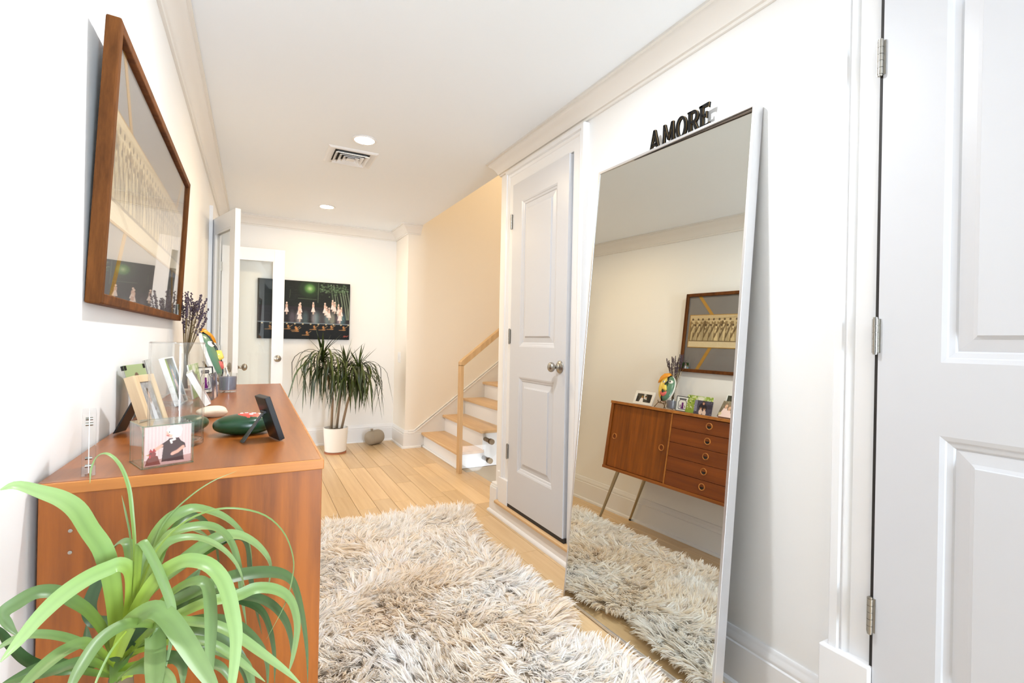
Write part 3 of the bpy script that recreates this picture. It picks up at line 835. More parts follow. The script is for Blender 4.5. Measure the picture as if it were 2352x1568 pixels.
def group_photo():
    c = Canvas(420, 90, (226, 206, 168)); r = random.Random(4)
    c.rect(0, .80, 1, 1, (206, 184, 142)); c.poly([(0, .80), (.5, .98), (1, .78), (1, .84), (.5, 1), (0, .9)], (186, 164, 122))
    c.rect(0, .22, 1, .80, (146, 122, 84))
    for k in range(24): c.rect(.02 + k * .041, .45, .034 + k * .041, .82, (214, 194, 150) if k % 3 else (96, 76, 46), .8)
    for row, (y, n, off) in enumerate(((.62, 26, 0), (.44, 25, .019))):
        for k in range(n):
            x = .018 + off + k * .0385 + r.uniform(-.004, .004); g = r.uniform(.82, 1.1)
            dk = lambda q: tuple(min(255, v * g) for v in q)
            c.poly([(x - .015, .20), (x + .016, .20), (x + .008, y + .10), (x - .008, y + .10)], dk((206, 186, 142)))
            c.line([(x - .009, y + .09), (x + .008, y - .12)], .022, (90, 70, 44), .8)
            c.line([(x + .013, .22), (x + .009, y)], .02, (104, 84, 54), .7)
            c.ell(x, y + .20, .0058, .055, dk((222, 200, 156))); c.ell(x, y + .245, .0066, .035, (78, 58, 36), .9)
    c.rect(0, 0, 1, .20, (222, 204, 166)); c.rect(0, .18, 1, .215, (110, 90, 58), .8)
    c.poly([(.05, .2), (.16, .02), (.2, .02), (.1, .2)], (196, 174, 132), .7)
    return c.noise(5, 1, 1)
print_sheet('group_photograph', group_photo(), px1 - px0, pz1 - pz0, pic, lambda u, v: (px0 + u, .0130, pz0 + v))
MB().box((rl - .002, .0095, rl - .002), (pw - rl + .002, .011, phh - rl + .002)).build('picture_glass', 'picglass', pic)

# small snapshot tucked into the lower far corner of the frame
snap = thing('snapshot', 'small green snapshot tucked into the corner of the old-wood frame', 'photo', tuple(pic.matrix_world @ Vector((pw - rl - .061, .006, rl + .0005))), 90, lean=-2.4)
def snap_photo():
    c = Canvas(40, 30, (40, 66, 34)); c.noise(14, 3, 3, 5)
    c.ell(.46, .70, .07, .14, (214, 176, 150)); c.poly([(.30, 0), (.64, 0), (.58, .5), (.36, .5)], (232, 230, 232))
    c.ell(.18, .42, .06, .1, (206, 168, 142)); c.rect(.1, 0, .26, .3, (150, 190, 220)); return c
MB().box((0, .0005, 0), (.060, .0012, .046)).build('paper', 'white', snap)
print_sheet('print', snap_photo(), .060, .046, snap, lambda u, v: (u, 0, v), 'glossprint')

# ------------------------------------------------------------------ dark stage painting on the back wall
cp = thing('canvas_painting', 'dark unframed painting of white-dressed dancers under a green moon', 'painting', (.030, YB - .033, 1.160))
cw, ch_ = .915, .622
MB().box((0, .0006, 0), (cw, .030, ch_)).build('stretched_canvas', mat('canvas_side', (30, 30, 30), .7), cp)
def ballet():
    c = Canvas(330, 224, (24, 26, 24)); r = random.Random(9)
    c.rect(0, .55, 1, 1, (28, 32, 27)); c.rect(0, .26, 1, .56, (44, 40, 44))
    for k in range(260):
        y = r.uniform(.3, 1); x = r.uniform(0, 1); q = r.uniform(-8, 14)
        c.line([(x, y), (x + r.uniform(.02, .1), y + r.uniform(-.01, .01))], .006, (30 + q, 34 + q, 31 + q), .5)
    mx_, my_ = .545, .875
    for rr, cc in ((.17, (30, 44, 28)), (.14, (44, 66, 40)), (.115, (30, 42, 28)), (.088, (66, 104, 54)), (.07, (92, 140, 74)), (.04, (140, 176, 116)), (.02, (170, 196, 146))):
        c.ell(mx_, my_, rr * .72, rr * 1.0, cc, .8, .5)
    for k in range(0): c.line([(.42 + .22 * math.cos(t / 10) * .7 + .12, .87 + .16 * math.sin(t / 10)) for t in range(30 + k * 8, 62)], .005, (84, 100, 70), .4)
    c.line([(.635, .64), (.64, .98)], .006, (96, 110, 88), .8); c.line([(.42, .70), (.62, .69)], .006, (92, 108, 80), .7); c.line([(.33, .70), (.335, .84)], .006, (70, 84, 64), .7)
    # trees and foliage on the right
    for (x0, x1, w) in ((.80, .88, .012), (.83, .93, .008), (.90, .905, .012), (.93, .965, .012), (.955, .985, .010), (.985, .98, .010), (.86, .91, .006)):
        c.line([(x0 - .02, .96 if x0 < .85 else .86), (x0 + .01, .62), (x1, .36)], w, (128, 142, 118), .85)
    for k in range(170):
        x, y = r.gauss(.83, .10), r.gauss(.88, .05)
        if x > 1 or y > 1 or x < .66: continue
        c.ell(x, y, r.uniform(.006, .016), r.uniform(.006, .014), r.choice([(60, 84, 54), (92, 118, 84), (40, 56, 38), (120, 146, 112)]), .7, .6)
    c.line([(.79, .93), (.80, .72), (.79, .62)], .008, (60, 74, 56), .8)
    # glow below the dancers
    for x, cc in ((.43, (190, 186, 190)), (.50, (96, 124, 128)), (.60, (196, 190, 196)), (.63, (120, 150, 156)), (.74, (150, 176, 180)), (.80, (196, 200, 180)), (.88, (190, 170, 186)), (.92, (84, 130, 140)), (.36, (120, 110, 120)), (.68, (96, 92, 96))):
        c.ell(x, .36, .032, .115, cc, .55, .9)
    def dancer(x, y, s):
        c.poly([(x - .026 * s, y), (x + .026 * s, y), (x + .008 * s, y + .10 * s), (x - .008 * s, y + .10 * s)], (236, 220, 214))
        c.poly([(x - .013 * s, y + .085 * s), (x + .013 * s, y + .085 * s), (x + .012 * s, y + .145 * s), (x - .012 * s, y + .145 * s)], (216, 182, 166))
        c.ell(x, y + .17 * s, .010 * s, .020 * s, (232, 204, 188)); c.line([(x - .004, y), (x - .003, y - .045 * s)], .005, (220, 196, 180)); c.line([(x + .005, y), (x + .006, y - .04 * s)], .005, (220, 196, 180))
    for x, y, s in ((.445, .46, .9), (.435, .42, 1.), (.440, .345, 1.05), (.585, .475, .9), (.715, .465, .95), (.735, .43, .8), (.762, .385, .95), (.80, .53, .9), (.825, .50, .9), (.868, .46, .9), (.90, .42, .85), (.885, .34, 1.05), (.30, .46, .9), (.24, .42, 1.), (.20, .5, .9)): dancer(x, y, s)
    c.rect(0, 0, 1, .27, (18, 20, 22)); c.line([(0, .283), (1, .272)], .010, (126, 140, 148), .9)
    for k in range(12): c.ell(.05 + k * .085, .262, .010, .012, (226, 204, 160), .9, .8)
    for x, y in ((.40, .17), (.41, .15), (.52, .09), (.60, .19), (.70, .185), (.79, .20), (.93, .19), (.32, .19), (.22, .14), (.13, .18)):
        c.ell(x, y + .03, .012, .022, (206, 142, 84), .9, .5); c.ell(x + .006, y - .01, .022, .018, (150, 96, 50), .8, .7); c.line([(x - .05, y - .02), (x + .02, y - .018)], .006, (196, 148, 96), .8)
        c.line([(x, y), (x + .045, y + .05)], .005, (206, 164, 110), .8)
    c.line([(.93, .05), (.94, .075), (.945, .05), (.955, .07), (.965, .055), (.985, .075)], .006, (176, 84, 70), .9)
    return c.noise(2.5, 1, 1, 3)
print_sheet('painted_face', ballet(), cw, ch_, cp, lambda u, v: (u, 0, v))
# ------------------------------------------------------------------ things on the sideboard
TZ = .930
def portrait(seed, bg_, skin=(214, 172, 146), cloth=(236, 230, 228), hair=(50, 38, 30), n=1, w=60, h=60):
    c = Canvas(w, h, bg_); r = random.Random(seed); c.noise(12, 4, 4, seed)
    for k in range(n):
        x = (.5 if n == 1 else .26 + .5 * k / (n - 1)) + r.uniform(-.03, .03); y = .66 - .10 * (k % 2)
        c.poly([(x - .20, 0), (x + .20, 0), (x + .09, y - .12), (x - .09, y - .12)], cloth)
        c.ell(x, y + .03, .10, .17, hair); c.ell(x, y, .070, .115, skin); c.rect(x - .03, y - .16, x + .03, y - .08, skin)
        c.ell(x - .025, y + .02, .010, .012, (70, 50, 40)); c.ell(x + .025, y + .02, .010, .012, (70, 50, 40)); c.line([(x - .025, y - .055), (x + .025, y - .055)], .018, (180, 96, 90))
    return c
def leaner(name, label, cat, loc, rz, lean, w, h, t, cv, edge='white', border=.0, bordm='white', glass=None, strut=None, group=None, printm='glossprint'):
    """a photograph in a slab that leans back; front faces local -Y"""
    o = thing(name, label, cat, (loc[0], loc[1], TZ + .0006 + math.sin(R2(lean)) * 0), rz, group, lean=lean)
    dz = t * math.sin(R2(lean)); o.location.z += dz
    if border:
        b = border
        MB().box((-w / 2, 0, 0), (-w / 2 + b, t, h)).box((w / 2 - b, 0, 0), (w / 2, t, h)).box((-w / 2 + b, 0, 0), (w / 2 - b, t, b)).box((-w / 2 + b, 0, h - b), (w / 2 - b, t, h)).build('frame', bordm, o, bevel=.001)
        MB().box((-w / 2 + b, .004, b), (w / 2 - b, t - .001, h - b)).build('backing', edge, o)
        print_sheet('print', cv, w - 2 * b, h - 2 * b, o, lambda u, v: (-w / 2 + b + u, .0037, b + v), printm)
    else:
        MB().box((-w / 2, .0004, 0), (w / 2, t, h)).build('block', edge, o, bevel=.0008)
        print_sheet('print', cv, w, h, o, lambda u, v: (-w / 2 + u, 0, v), printm)
    if glass:
        MB().box((-w / 2 + border, .0012, border), (w / 2 - border, .0024, h - border)).build('cover_glass', glass, o)
    if strut:
        m = MB(); Ri = Matrix.Rotation(R2(lean), 4, 'X')
        p0 = Vector((0, t + .002, h * .66)); f = Ri @ Vector((0, t + .074, -t * math.sin(R2(lean)) + .0005))
        m.prism([(-.021, 0), (.021, 0), (.016, 1), (-.016, 1)], 0, 1, lambda x, y, k: tuple(Vector((x, 0, 0)) + f + (p0 - f) * y + Vector((0, .005 * (k - .5), .003))))
        m.build('easel_leg', strut, o)
    return o

# clear photo block, edge-on, nearest the camera
ab = thing('acrylic_photo_block', 'clear acrylic photo block standing edge-on at the near end of the sideboard', 'photo block', (-.2455, 1.075, TZ + .0008), 103)
for y0, y1 in ((-.0095, -.0008), (.0008, .0095)): MB().box((0, y0, 0), (.085, y1, .106)).build('acrylic_sheet', 'acrylic', ab, bevel=.0006)
MB().box((.004, -.0006, .004), (.081, .0006, .102)).build('print', 'white', ab)
for z in (.016, .088):
    for x in (.008, .077): MB().tube([(x, -.005, z), (x, .005, z)], .0030, 12).build('magnet', 'steel', ab, smooth=True)

# glass photo cube
gc = thing('glass_photo_cube', 'glass photo box with a toddler and rooster picture on its front', 'photo cube', (-.174, 1.088, TZ + .0008), 22)
gw, gd, gh, gt = .082, .086, .078, .003
for a, b in (((0, 0, 0), (gw, gt, gh)), ((0, gd - gt, 0), (gw, gd, gh)), ((0, gt, 0), (gt, gd - gt, gh)), ((gw - gt, gt, 0), (gw, gd - gt, gh)), ((gt, gt, gh - gt), (gw - gt, gd - gt, gh)), ((gt, gt, 0), (gw - gt, gd - gt, gt))):
    MB().box(a, b).build('glass_side', 'clear', gc)
e = MB()
for x in (.0004, gw - .0019):
    for y in (.0004, gd - .0019): e.box((x - .0004, y - .0004, 0), (x + .0012, y + .0012, gh))
for z in (-.0002, gh - .0018):
    for y in (-.0002, gd - .0018): e.box((0, y, z), (gw, y + .0013, z + .0013))
    for x in (-.0002, gw - .0018): e.box((x, 0, z), (x + .0013, gd, z + .0013))
e.build('green_edge', 'greenedge', gc)
def toddler():
    c = Canvas(150, 140, (226, 196, 190)); 
    for k in range(14): c.rect(k / 14, .2, k / 14 + .03, 1, (214 - 6 * (k % 3), 176, 172), .55)
    c.rect(0, 0, 1, .16, (176, 128, 122)); c.poly([(0, .1), (1, .2), (1, .0), (0, 0)], (196, 150, 142))
    c.poly([(.36, .08), (.84, .06), (.80, .52), (.72, .66), (.52, .66), (.40, .50)], (66, 34, 36))
    c.poly([(.70, .62), (.86, .50), (.88, .38), (.78, .36), (.72, .48)], (62, 32, 34)); c.poly([(.52, .64), (.34, .52), (.36, .44), (.54, .48)], (62, 32, 34))
    c.line([(.36, .49), (.22, .40)], .045, (226, 166, 142)); c.line([(.82, .40), (.70, .30), (.60, .26)], .050, (226, 166, 142)); c.ell(.585, .245, .035, .03, (228, 172, 150))
    c.ell(.58, .80, .125, .125, (232, 178, 156)); c.ell(.47, .76, .025, .03, (232, 178, 156)); c.ell(.50, .76, .035, .04, (226, 160, 140))
    c.ell(.64, .86, .16, .125, (238, 226, 214)); c.ell(.69, .80, .10, .13, (236, 222, 208)); c.poly([(.45, .86), (.62, .99), (.70, .92), (.54, .84)], (244, 232, 222))
    c.ell(.52, .82, .014, .014, (60, 40, 36)); c.line([(.47, .735), (.51, .725)], .014, (180, 80, 76)); c.line([(.60, .70), (.64, .62), (.55, .60), (.57, .54)], .03, (240, 228, 214))
    c.poly([(.02, .02), (.34, .02), (.28, .24), (.14, .30), (.06, .18)], (122, 50, 38)); c.ell(.17, .30, .075, .07, (140, 48, 42)); c.poly([(.10, .36), (.13, .44), (.17, .38), (.20, .45), (.25, .36)], (176, 44, 44)); c.poly([(.10, .31), (.03, .29), (.10, .27)], (190, 140, 70)); c.ell(.14, .32, .012, .012, (30, 20, 20)); c.ell(.12, .24, .02, .04, (190, 50, 50))
    return c.noise(3, 1, 1, 2)
print_sheet('print', toddler(), gw - .008, gh - .006, gc, lambda u, v: (.004 + u, gt + .0006, .003 + v))

wf = leaner('wooden_photo_frame', 'pale oak block frame on a black easel leg, nearest the camera of the photo frames', 'photo frame', (-.196, 1.475, 0), 70, 18, .084, .146, .022, portrait(2, (150, 150, 150), w=40, h=60, cloth=(220, 220, 224)), border=.018, bordm='paleoak', glass='picglass', strut='blackframe')
leaner('portrait_photo', 'portrait of a woman in a blue headscarf in a white frame', 'photo frame', (-.212, 2.07, 0), 86, 17, .142, .170, .016, portrait(5, (64, 66, 54), hair=(34, 26, 24), cloth=(240, 214, 206)).ell(.16, .7, .16, .5, (146, 176, 60), .9, .8).ell(.1, .2, .12, .25, (96, 130, 50), .9, .7).mix(np.zeros((60, 60)), (0, 0, 0)).line([(.36, .55), (.37, .74), (.50, .84), (.63, .74), (.66, .5), (.70, .3)], .045, (104, 134, 168), .9), border=.005)
def white_figure():
    c = Canvas(50, 70, (206, 206, 196)); c.rect(0, .66, 1, 1, (150, 170, 120)); c.rect(0, 0, 1, .15, (40, 42, 46))
    c.poly([(.15, .1), (.85, .1), (.62, .62), (.38, .62)], (236, 234, 236)); c.ell(.5, .72, .09, .10, (206, 160, 132)); c.ell(.5, .78, .10, .08, (90, 60, 40)); c.line([(.45, .1), (.5, .4)], .05, (220, 170, 150)); c.line([(.12, .2), (.3, .5)], .03, (200, 170, 60)); return c
cf = leaner('clip_frame', 'clear clip frame with black corners, showing a figure in white', 'photo frame', (-.250, 1.665, 0), 80, 14, .135, .165, .006, white_figure(), edge='acrylic', glass='acrylic')
for x in (-.0655, .0535):
    for z in (.001, .152): MB().box((x, -.0012, z), (x + .012, .007, z + .012)).build('corner_clip', 'black', cf)

cs_ = leaner('clear_stand_frame', 'clear upright acrylic frame beyond the clip frame, holding a pale picture', 'photo frame', (-.252, 1.86, 0), 92, 12, .120, .170, .007, portrait(14, (196, 200, 196), cloth=(230, 228, 224), hair=(120, 96, 70), w=40, h=56), edge='acrylic', glass='acrylic')

def three_women():
    c = portrait(8, (84, 76, 60), n=3, cloth=(232, 208, 208), hair=(96, 62, 42), w=80, h=64); c.ell(.90, .18, .08, .10, (210, 196, 150), .9, .6); c.ell(.1, .85, .03, .04, (200, 190, 150)); c.ell(.12, .4, .03, .03, (230, 226, 210)); return c
leaner('canvas_photo', 'thick white-edged photo of three women in pale dresses, leaning back', 'photo', (-.132, 2.055, 0), 95, 27, .150, .125, .020, three_women())
def mother_kids():
    c = Canvas(80, 56, (74, 72, 92)); c.rect(0, .45, .3, .75, (60, 58, 74)); c.rect(.84, .2, 1, 1, (138, 140, 164)); c.noise(5, 5, 5)
    c.ell(.52, .50, .22, .32, (34, 34, 46)); c.ell(.50, .82, .08, .13, (60, 40, 36)); c.ell(.50, .79, .055, .09, (206, 158, 132))
    for x, y in ((.42, .40), (.62, .44)):
        c.ell(x, y - .26, .10, .20, (236, 214, 200)); c.ell(x, y, .062, .095, (228, 182, 156)); c.ell(x, y + .05, .06, .05, (120, 84, 60)); c.ell(x - .02, y, .01, .014, (60, 40, 36)); c.ell(x + .02, y, .01, .014, (60, 40, 36))
    return c
mk = leaner('acrylic_photo', 'clear acrylic photo of a seated adult in dark holding two small children', 'photo block', (-.128, 2.235, 0), 86, 4, .138, .098, .012, mother_kids(), edge='acrylic')
for x in (-.060, .060):
    for z in (.010, .088): MB().tube([(x, -.002, z), (x, .002, z)], .003, 12).build('magnet', 'steel', mk, smooth=True)
def green_photo():
    c = Canvas(90, 56, (150, 178, 70)); r = random.Random(3)
    for k in range(160): c.ell(r.uniform(0, 1), r.uniform(.2, 1), r.uniform(.01, .04), r.uniform(.02, .06), r.choice([(206, 216, 120), (120, 156, 50), (86, 120, 40), (236, 236, 210), (240, 240, 226)]), .8, .5)
    c.ell(.46, .86, .16, .12, (242, 240, 226), .9, .8); c.ell(.33, .5, .06, .12, (206, 150, 124)); c.ell(.33, .58, .07, .1, (40, 30, 26)); c.ell(.6, .5, .06, .12, (206, 150, 124)); c.ell(.6, .58, .07, .1, (40, 30, 26)); return c
leaner('garden_photo', 'wide photo with yellow-green foliage standing behind the acrylic photo', 'photo', (-.190, 2.32, 0), 86, 9, .205, .132, .006, green_photo(), edge='white', glass=None)
def jar_card():
    c = Canvas(70, 92, (240, 234, 222)); k = (38, 32, 40)
    c.line([(.24, .88), (.76, .88), (.76, .80), (.24, .80), (.24, .88)], .020, k); c.line([(.20, .84), (.80, .84)], .014, k); c.line([(.30, .78), (.70, .78)], .016, k)
    c.line([(.28, .77), (.16, .62), (.15, .20), (.22, .12), (.78, .12), (.85, .20), (.84, .62), (.72, .77)], .018, k)
    c.poly([(.36, .16), (.62, .16), (.56, .40), (.42, .40)], (112, 36, 116)); c.ell(.49, .46, .085, .12, (124, 40, 126)); c.ell(.49, .55, .07, .06, (112, 36, 116))
    c.ell(.41, .57, .02, .02, (112, 36, 116)); c.ell(.57, .57, .02, .02, (112, 36, 116))
    c.line([(.60, .22), (.72, .30), (.70, .42), (.62, .38), (.66, .30)], .018, (96, 50, 100)); c.line([(.38, .40), (.28, .34), (.26, .24)], .018, (96, 50, 100))
    c.line([(.18, .14), (.82, .14)], .018, (128, 120, 170), .7)
    return c
leaner('jar_card', 'cream card with a drawing of a purple creature inside a jar', 'card', (-.168, 2.435, 0), 56, 6, .088, .112, .010, jar_card(), edge='white', border=.004, bordm='blackframe')
def couple():
    c = Canvas(84, 52, (70, 70, 66)); c.poly([(0, 0), (.24, 0), (.30, 1), (0, 1)], (30, 30, 32)); c.poly([(.3, .35), (.42, 1), (.56, 1), (.5, .4)], (222, 226, 222)); c.ell(.40, .62, .06, .14, (206, 166, 140)); c.ell(.40, .74, .06, .08, (60, 44, 36))
    c.poly([(.50, 0), (.78, 0), (.70, .5), (.56, .5)], (240, 238, 236)); c.ell(.63, .58, .055, .13, (222, 178, 150)); c.ell(.62, .66, .07, .12, (150, 116, 60)); c.poly([(.82, 0), (1, 0), (1, .7), (.86, .6)], (34, 34, 36)); return c
leaner('white_photo_frame', 'wide white framed photo of a couple at the far end of the sideboard', 'photo frame', (-.095, 2.752, 0), 88, 16, .186, .112, .010, couple(), border=.022)

# pebble, painted stones
ws = tag(MB().blob(.042, .027, .0175, 28, 16, wob=lambda x, y, z: 1 + .10 * math.sin(3 * x + 2 * y) + .05 * math.sin(7 * y + 3 * z)).build('pale_stone', 'stone', smooth='all'), 'pale beige pebble lying in front of the photos', 'stone')
ws.location = (-.108, 1.715, TZ + .0172); ws.rotation_euler = (0, .05, R2(25))
gs = thing('painted_stone', 'dark green painted stone with a red white-dotted toadstool cap', 'stone', (-.020, 1.405, TZ), 14)
wob = lambda x, y, z: 1 + .07 * math.sin(2.2 * x + .8) - .05 * math.sin(3 * y + 1) * (x > 0) + .03 * z
b = MB().blob(.071, .050, .0245, 36, 20, Matrix.Translation((0, 0, .0236)), wob=wob, pw=.78); b.build('stone_body', 'greenstone', gs, smooth='all')
def onstone(u, v, lift):
    # point on the stone surface above (u, v)
    r2 = (u / .071) ** 2 + (v / .050) ** 2; z = math.sqrt(max(0, 1 - r2)); x, y = u / .071, v / .050
    w = wob(x, y, z); z = z ** .78; return (u * w, v * w, .0236 + .0245 * z * w + lift)
def patch(cx, cy, rx, ry, lift, name, m, half=False):
    V = [onstone(cx, cy, lift)]; F = []; n = 28
    for q in (.33, .66, 1):
        for k in range(n):
            a = 2 * math.pi * k / n; V.append(onstone(cx + rx * q * math.cos(a), cy + ry * q * math.sin(a) * (1 if not half or math.sin(a) > 0 else .35), lift if q < 1 else -.0005))
    for k in range(n): F.append((0, 1 + k, 1 + (k + 1) % n))
    for q in (0, 1):
        for k in range(n): F.append((1 + q * n + k, 1 + (q + 1) * n + k, 1 + (q + 1) * n + (k + 1) % n, 1 + q * n + (k + 1) % n))
    return MB().add(V, F).build(name, m, gs, smooth='all')
patch(.020, -.004, .036, .034, .0012, 'red_cap', 'red')
for dx, dy, r_ in ((-.020, .004, .005), (-.008, .016, .005), (.004, .004, .0065), (.018, .012, .005), (-.006, -.010, .0055), (.014, -.008, .005), (.026, .000, .004), (.006, .022, .0035)): patch(.020 + dx * 1.1, -.004 + dy * 1.2, r_, r_ * .9, .0021, 'white_dot', 'whitepaint')
g2 = tag(MB().blob(.050, .036, .021, 28, 16, wob=lambda x, y, z: 1 + .06 * math.sin(3 * x + y)).build('green_stone', 'greenstone', smooth='all'), 'smaller plain dark green stone half hidden behind the glass vase', 'stone')
g2.location = (-.140, 1.475, TZ + .0205); g2.rotation_euler = (0, 0, R2(60))

# black easel frame seen from the back
ef = thing('easel_frame', 'small black easel frame seen from behind beside the green stone', 'photo frame', (.060, 1.305, TZ + .0052), 107, lean=19)
MB().box((-.036, 0, 0), (.036, .013, .108)).build('frame', 'blackframe', ef, bevel=.0015)
MB().box((-.028, -.0007, .008), (.028, .0005, .100)).build('print', 'white', ef)
a = R2(19)
f_ = Vector((0, .013 * math.cos(a) + .062, 0)); 
Rm_ = Matrix.Rotation(a, 4, 'X')     # table plane expressed in the leaning frame
p0 = Vector((0, .0135, .072)); ft = Rm_ @ Vector((0, .083, -.0035))
MB().prism([(-.011, 0), (.011, 0), (.007, 1), (-.007, 1)], 0, 1, lambda x, y, k: tuple(Vector((x, 0, 0)) + ft + (p0 - ft) * y + Vector((0, .004 * (k - .5), 0)))).build('easel_leg', 'blackframe', ef, bevel=.0008)
MB().tube([(-.012, .016, .072), (.012, .016, .072)], .0032, 10).build('leg_hinge', 'blackframe', ef, smooth=True)

# glass cylinder vase
va = thing('glass_vase', 'tall clear glass cylinder vase behind the glass photo box', 'vase', (-.148, 1.305, TZ + .0006))
MB().lathe([(.0005, .001), (.048, .0), (.052, .003), (.052, .226), (.0515, .228), (.0495, .228), (.049, .226), (.049, .014), (.046, .010), (.0005, .009)], 56, cap=False).build('vase_body', 'clear', va, smooth=True)
MB().lathe([(.0522, .2255), (.0524, .2275), (.0510, .2288), (.0490, .2280), (.0490, .2262), (.0515, .2255)], 56, cap=False).build('rim', 'acrylic', va, smooth='all')
MB().lathe([(.0505, .001), (.0522, .004), (.0522, .010), (.0495, .0125), (.030, .0118), (.030, .001)], 56, cap=False).build('foot', 'acrylic', va, smooth='all')
# glass jar with domed lid
cj = thing('glass_jar', 'small clear glass jar with a knobbed dome lid behind the vase', 'jar', (-.195, 1.645, TZ + .0006))
MB().lathe([(.0005, .001), (.040, .0), (.0455, .004), (.0455, .052), (.0435, .052), (.0435, .007), (.0005, .005)], 44, cap=False).build('jar_body', 'clear', cj, smooth=True)
MB().lathe([(.047, .053), (.047, .056), (.043, .066), (.030, .076), (.012, .080), (.007, .083), (.010, .090), (.0115, .096), (.008, .101), (.0005, .102)], 44, cap=False).build('dome_lid', 'clear', cj, smooth='all')
MB().lathe([(.044, .0525), (.0475, .0525), (.0475, .0555), (.044, .0555), (.044, .0525)], 44, cap=False).build('lid_rim', 'acrylic', cj, smooth=True)

# candle
cd = thing('candle', 'grey wax candle in a short clear glass tumbler', 'candle', (-.096, 2.475, TZ + .0006))
MB().lathe([(.0005, .0005), (.032, 0), (.035, .003), (.0365, .082), (.0345, .082), (.033, .010), (.0005, .008)], 36, cap=False).build('tumbler', 'clear', cd, smooth=True)
MB().lathe([(.0005, .0095), (.0325, .0105), (.0338, .066), (.0328, .0675), (.0005, .066)], 36, cap=False).build('wax', 'wax', cd, smooth=True)
MB().tube([(0, 0, .066), (.001, 0, .076)], .001, 8).build('wick', 'dark', cd)

# ceramic mask on a wire stand
M['yellow'] = mat('yellow_glaze', (242, 212, 96), .22); M['orange'] = mat('orange_glaze', (240, 160, 44), .25, bump=.5, bscale=120)
M['sage'] = mat('sage_glaze', (96, 132, 104), .25, bump=.3, bscale=60); M['pinkred'] = mat('pink_glaze', (224, 108, 100), .22); M['blackglaze'] = mat('black_glaze', (22, 24, 26), .25); M['whiteglaze'] = mat('white_glaze', (238, 232, 220), .25)
stt = thing('wire_stand', 'dark brass wire stand holding up the ceramic mask', 'stand', (-.150, 2.595, TZ))
for pts in ([(.040, -.045, .003), (.012, -.034, .044), (-.004, -.030, .046), (-.05, -.030, .034), (-.078, -.035, .003)], [(.040, .045, .003), (.012, .034, .044), (-.004, .030, .046), (-.05, .030, .034), (-.078, .035, .003)], [(.018, -.034, .040), (.026, 0, .038), (.018, .034, .040)], [(.014, -.034, .044), (.019, -.036, .060)], [(.014, .034, .044), (.019, .036, .060)], [(-.004, -.030, .046), (-.05, -.016, .13)], [(-.004, .030, .046), (-.05, .016, .13)]):
    MB().tube(pts, .0025, 10).build('wire', 'brass', stt, smooth='all')
mk_ = thing('ceramic_mask', 'yellow and green ceramic face mask with orange hair, tilted on a wire stand', 'mask', (-.133, 2.592, TZ + .0485), 84, lean=20)
mw_, mh_ = .066, .112
cz = mh_ + .002
tilt_ = R2(8)
def mpt(u, v, lift=0):
    # u, v in -1..1 over the oval; bowed outwards to -Y
    u = -u
    x, z = u * mw_ * (1 - .12 * v * (-1)), v * mh_
    bow = .030 * math.sqrt(max(0, 1 - min(1, u * u + v * v)))
    ca, sa = math.cos(tilt_), math.sin(tilt_)
    return (x * ca + z * sa * .9, -bow - lift, cz + z * ca - x * sa)
def msheet(pts, lift, name, m, n=5):
    """filled patch between an outline and its middle, following the bowed face, with a thickness that closes on the face"""
    cx = sum(p[0] for p in pts) / len(pts); cy = sum(p[1] for p in pts) / len(pts)
    V = [mpt(cx, cy, lift)]; F = []; k = len(pts)
    for q in range(1, n + 1):
        f = q / n
        for (u, v) in pts: V.append(mpt(cx + (u - cx) * f, cy + (v - cy) * f, lift if q < n else 0))
    for i in range(k): F.append((0, 1 + i, 1 + (i + 1) % k))
    for q in range(n - 1):
        for i in range(k): F.append((1 + q * k + i, 1 + (q + 1) * k + i, 1 + (q + 1) * k + (i + 1) % k, 1 + q * k + (i + 1) % k))
    return MB().add(V, F).build(name, m, mk_, smooth='all')
oval = [(math.cos(t), math.sin(t)) for t in [2 * math.pi * k / 48 for k in range(48)]]
b = MB(); V = []; F = []
for q in range(0, 9):
    f = q / 8
    for (u, v) in oval: V.append(mpt(u * f, v * f, 0))
for q in range(8):
    for i in range(48): F.append((q * 48 + i, (q + 1) * 48 + i, (q + 1) * 48 + (i + 1) % 48, q * 48 + (i + 1) % 48))
k0 = len(V)
for (u, v) in oval:
    p = mpt(u, v, 0); V.append((p[0] * 1.02, p[1] + .008, (p[2] - cz) * 1.02 + cz))
for i in range(48): F.append((8 * 48 + i, k0 + i, k0 + (i + 1) % 48, 8 * 48 + (i + 1) % 48))
F.append(tuple(range(k0 + 47, k0 - 1, -1)))
MB().add(V, F).build('mask_body', 'whiteglaze', mk_, smooth=True)
seam = [(.30, .95), (.10, .72), (.22, .45), (-.05, .22), (.02, 0), (-.22, -.25), (-.12, -.5), (-.30, -.75), (-.22, -.96)]
lft = [(u * .97, v * .97) for u, v in oval if True]
def side_pts(sg):
    pts = list(seam); arc = []
    a0 = math.atan2(-.96, -.22); a1 = math.atan2(.95, .30)
    if sg < 0:   # left side: from the bottom round through 180 degrees to the top
        a0 += 2 * math.pi
        arc = [(.975 * math.cos(a0 + (a1 - a0) * k / 20), .975 * math.sin(a0 + (a1 - a0) * k / 20)) for k in range(1, 20)]
    else:
        arc = [(.975 * math.cos(a0 + (a1 - a0) * k / 20), .975 * math.sin(a0 + (a1 - a0) * k / 20)) for k in range(1, 20)]
    return pts + arc
msheet(side_pts(-1), .0030, 'yellow_half', 'yellow', 8); msheet(side_pts(1), .0025, 'green_half', 'sage', 8)
MB().tube([mpt(u, v, .003) for u, v in seam], .0050, 8).build('black_seam', 'blackglaze', mk_, smooth='all')
hair = [(-1.22, .44), (-.98, .86), (-.52, 1.16), (.05, 1.18), (.36, 1.0), (.18, .80), (-.10, .74), (-.45, .62), (-.80, .42)]
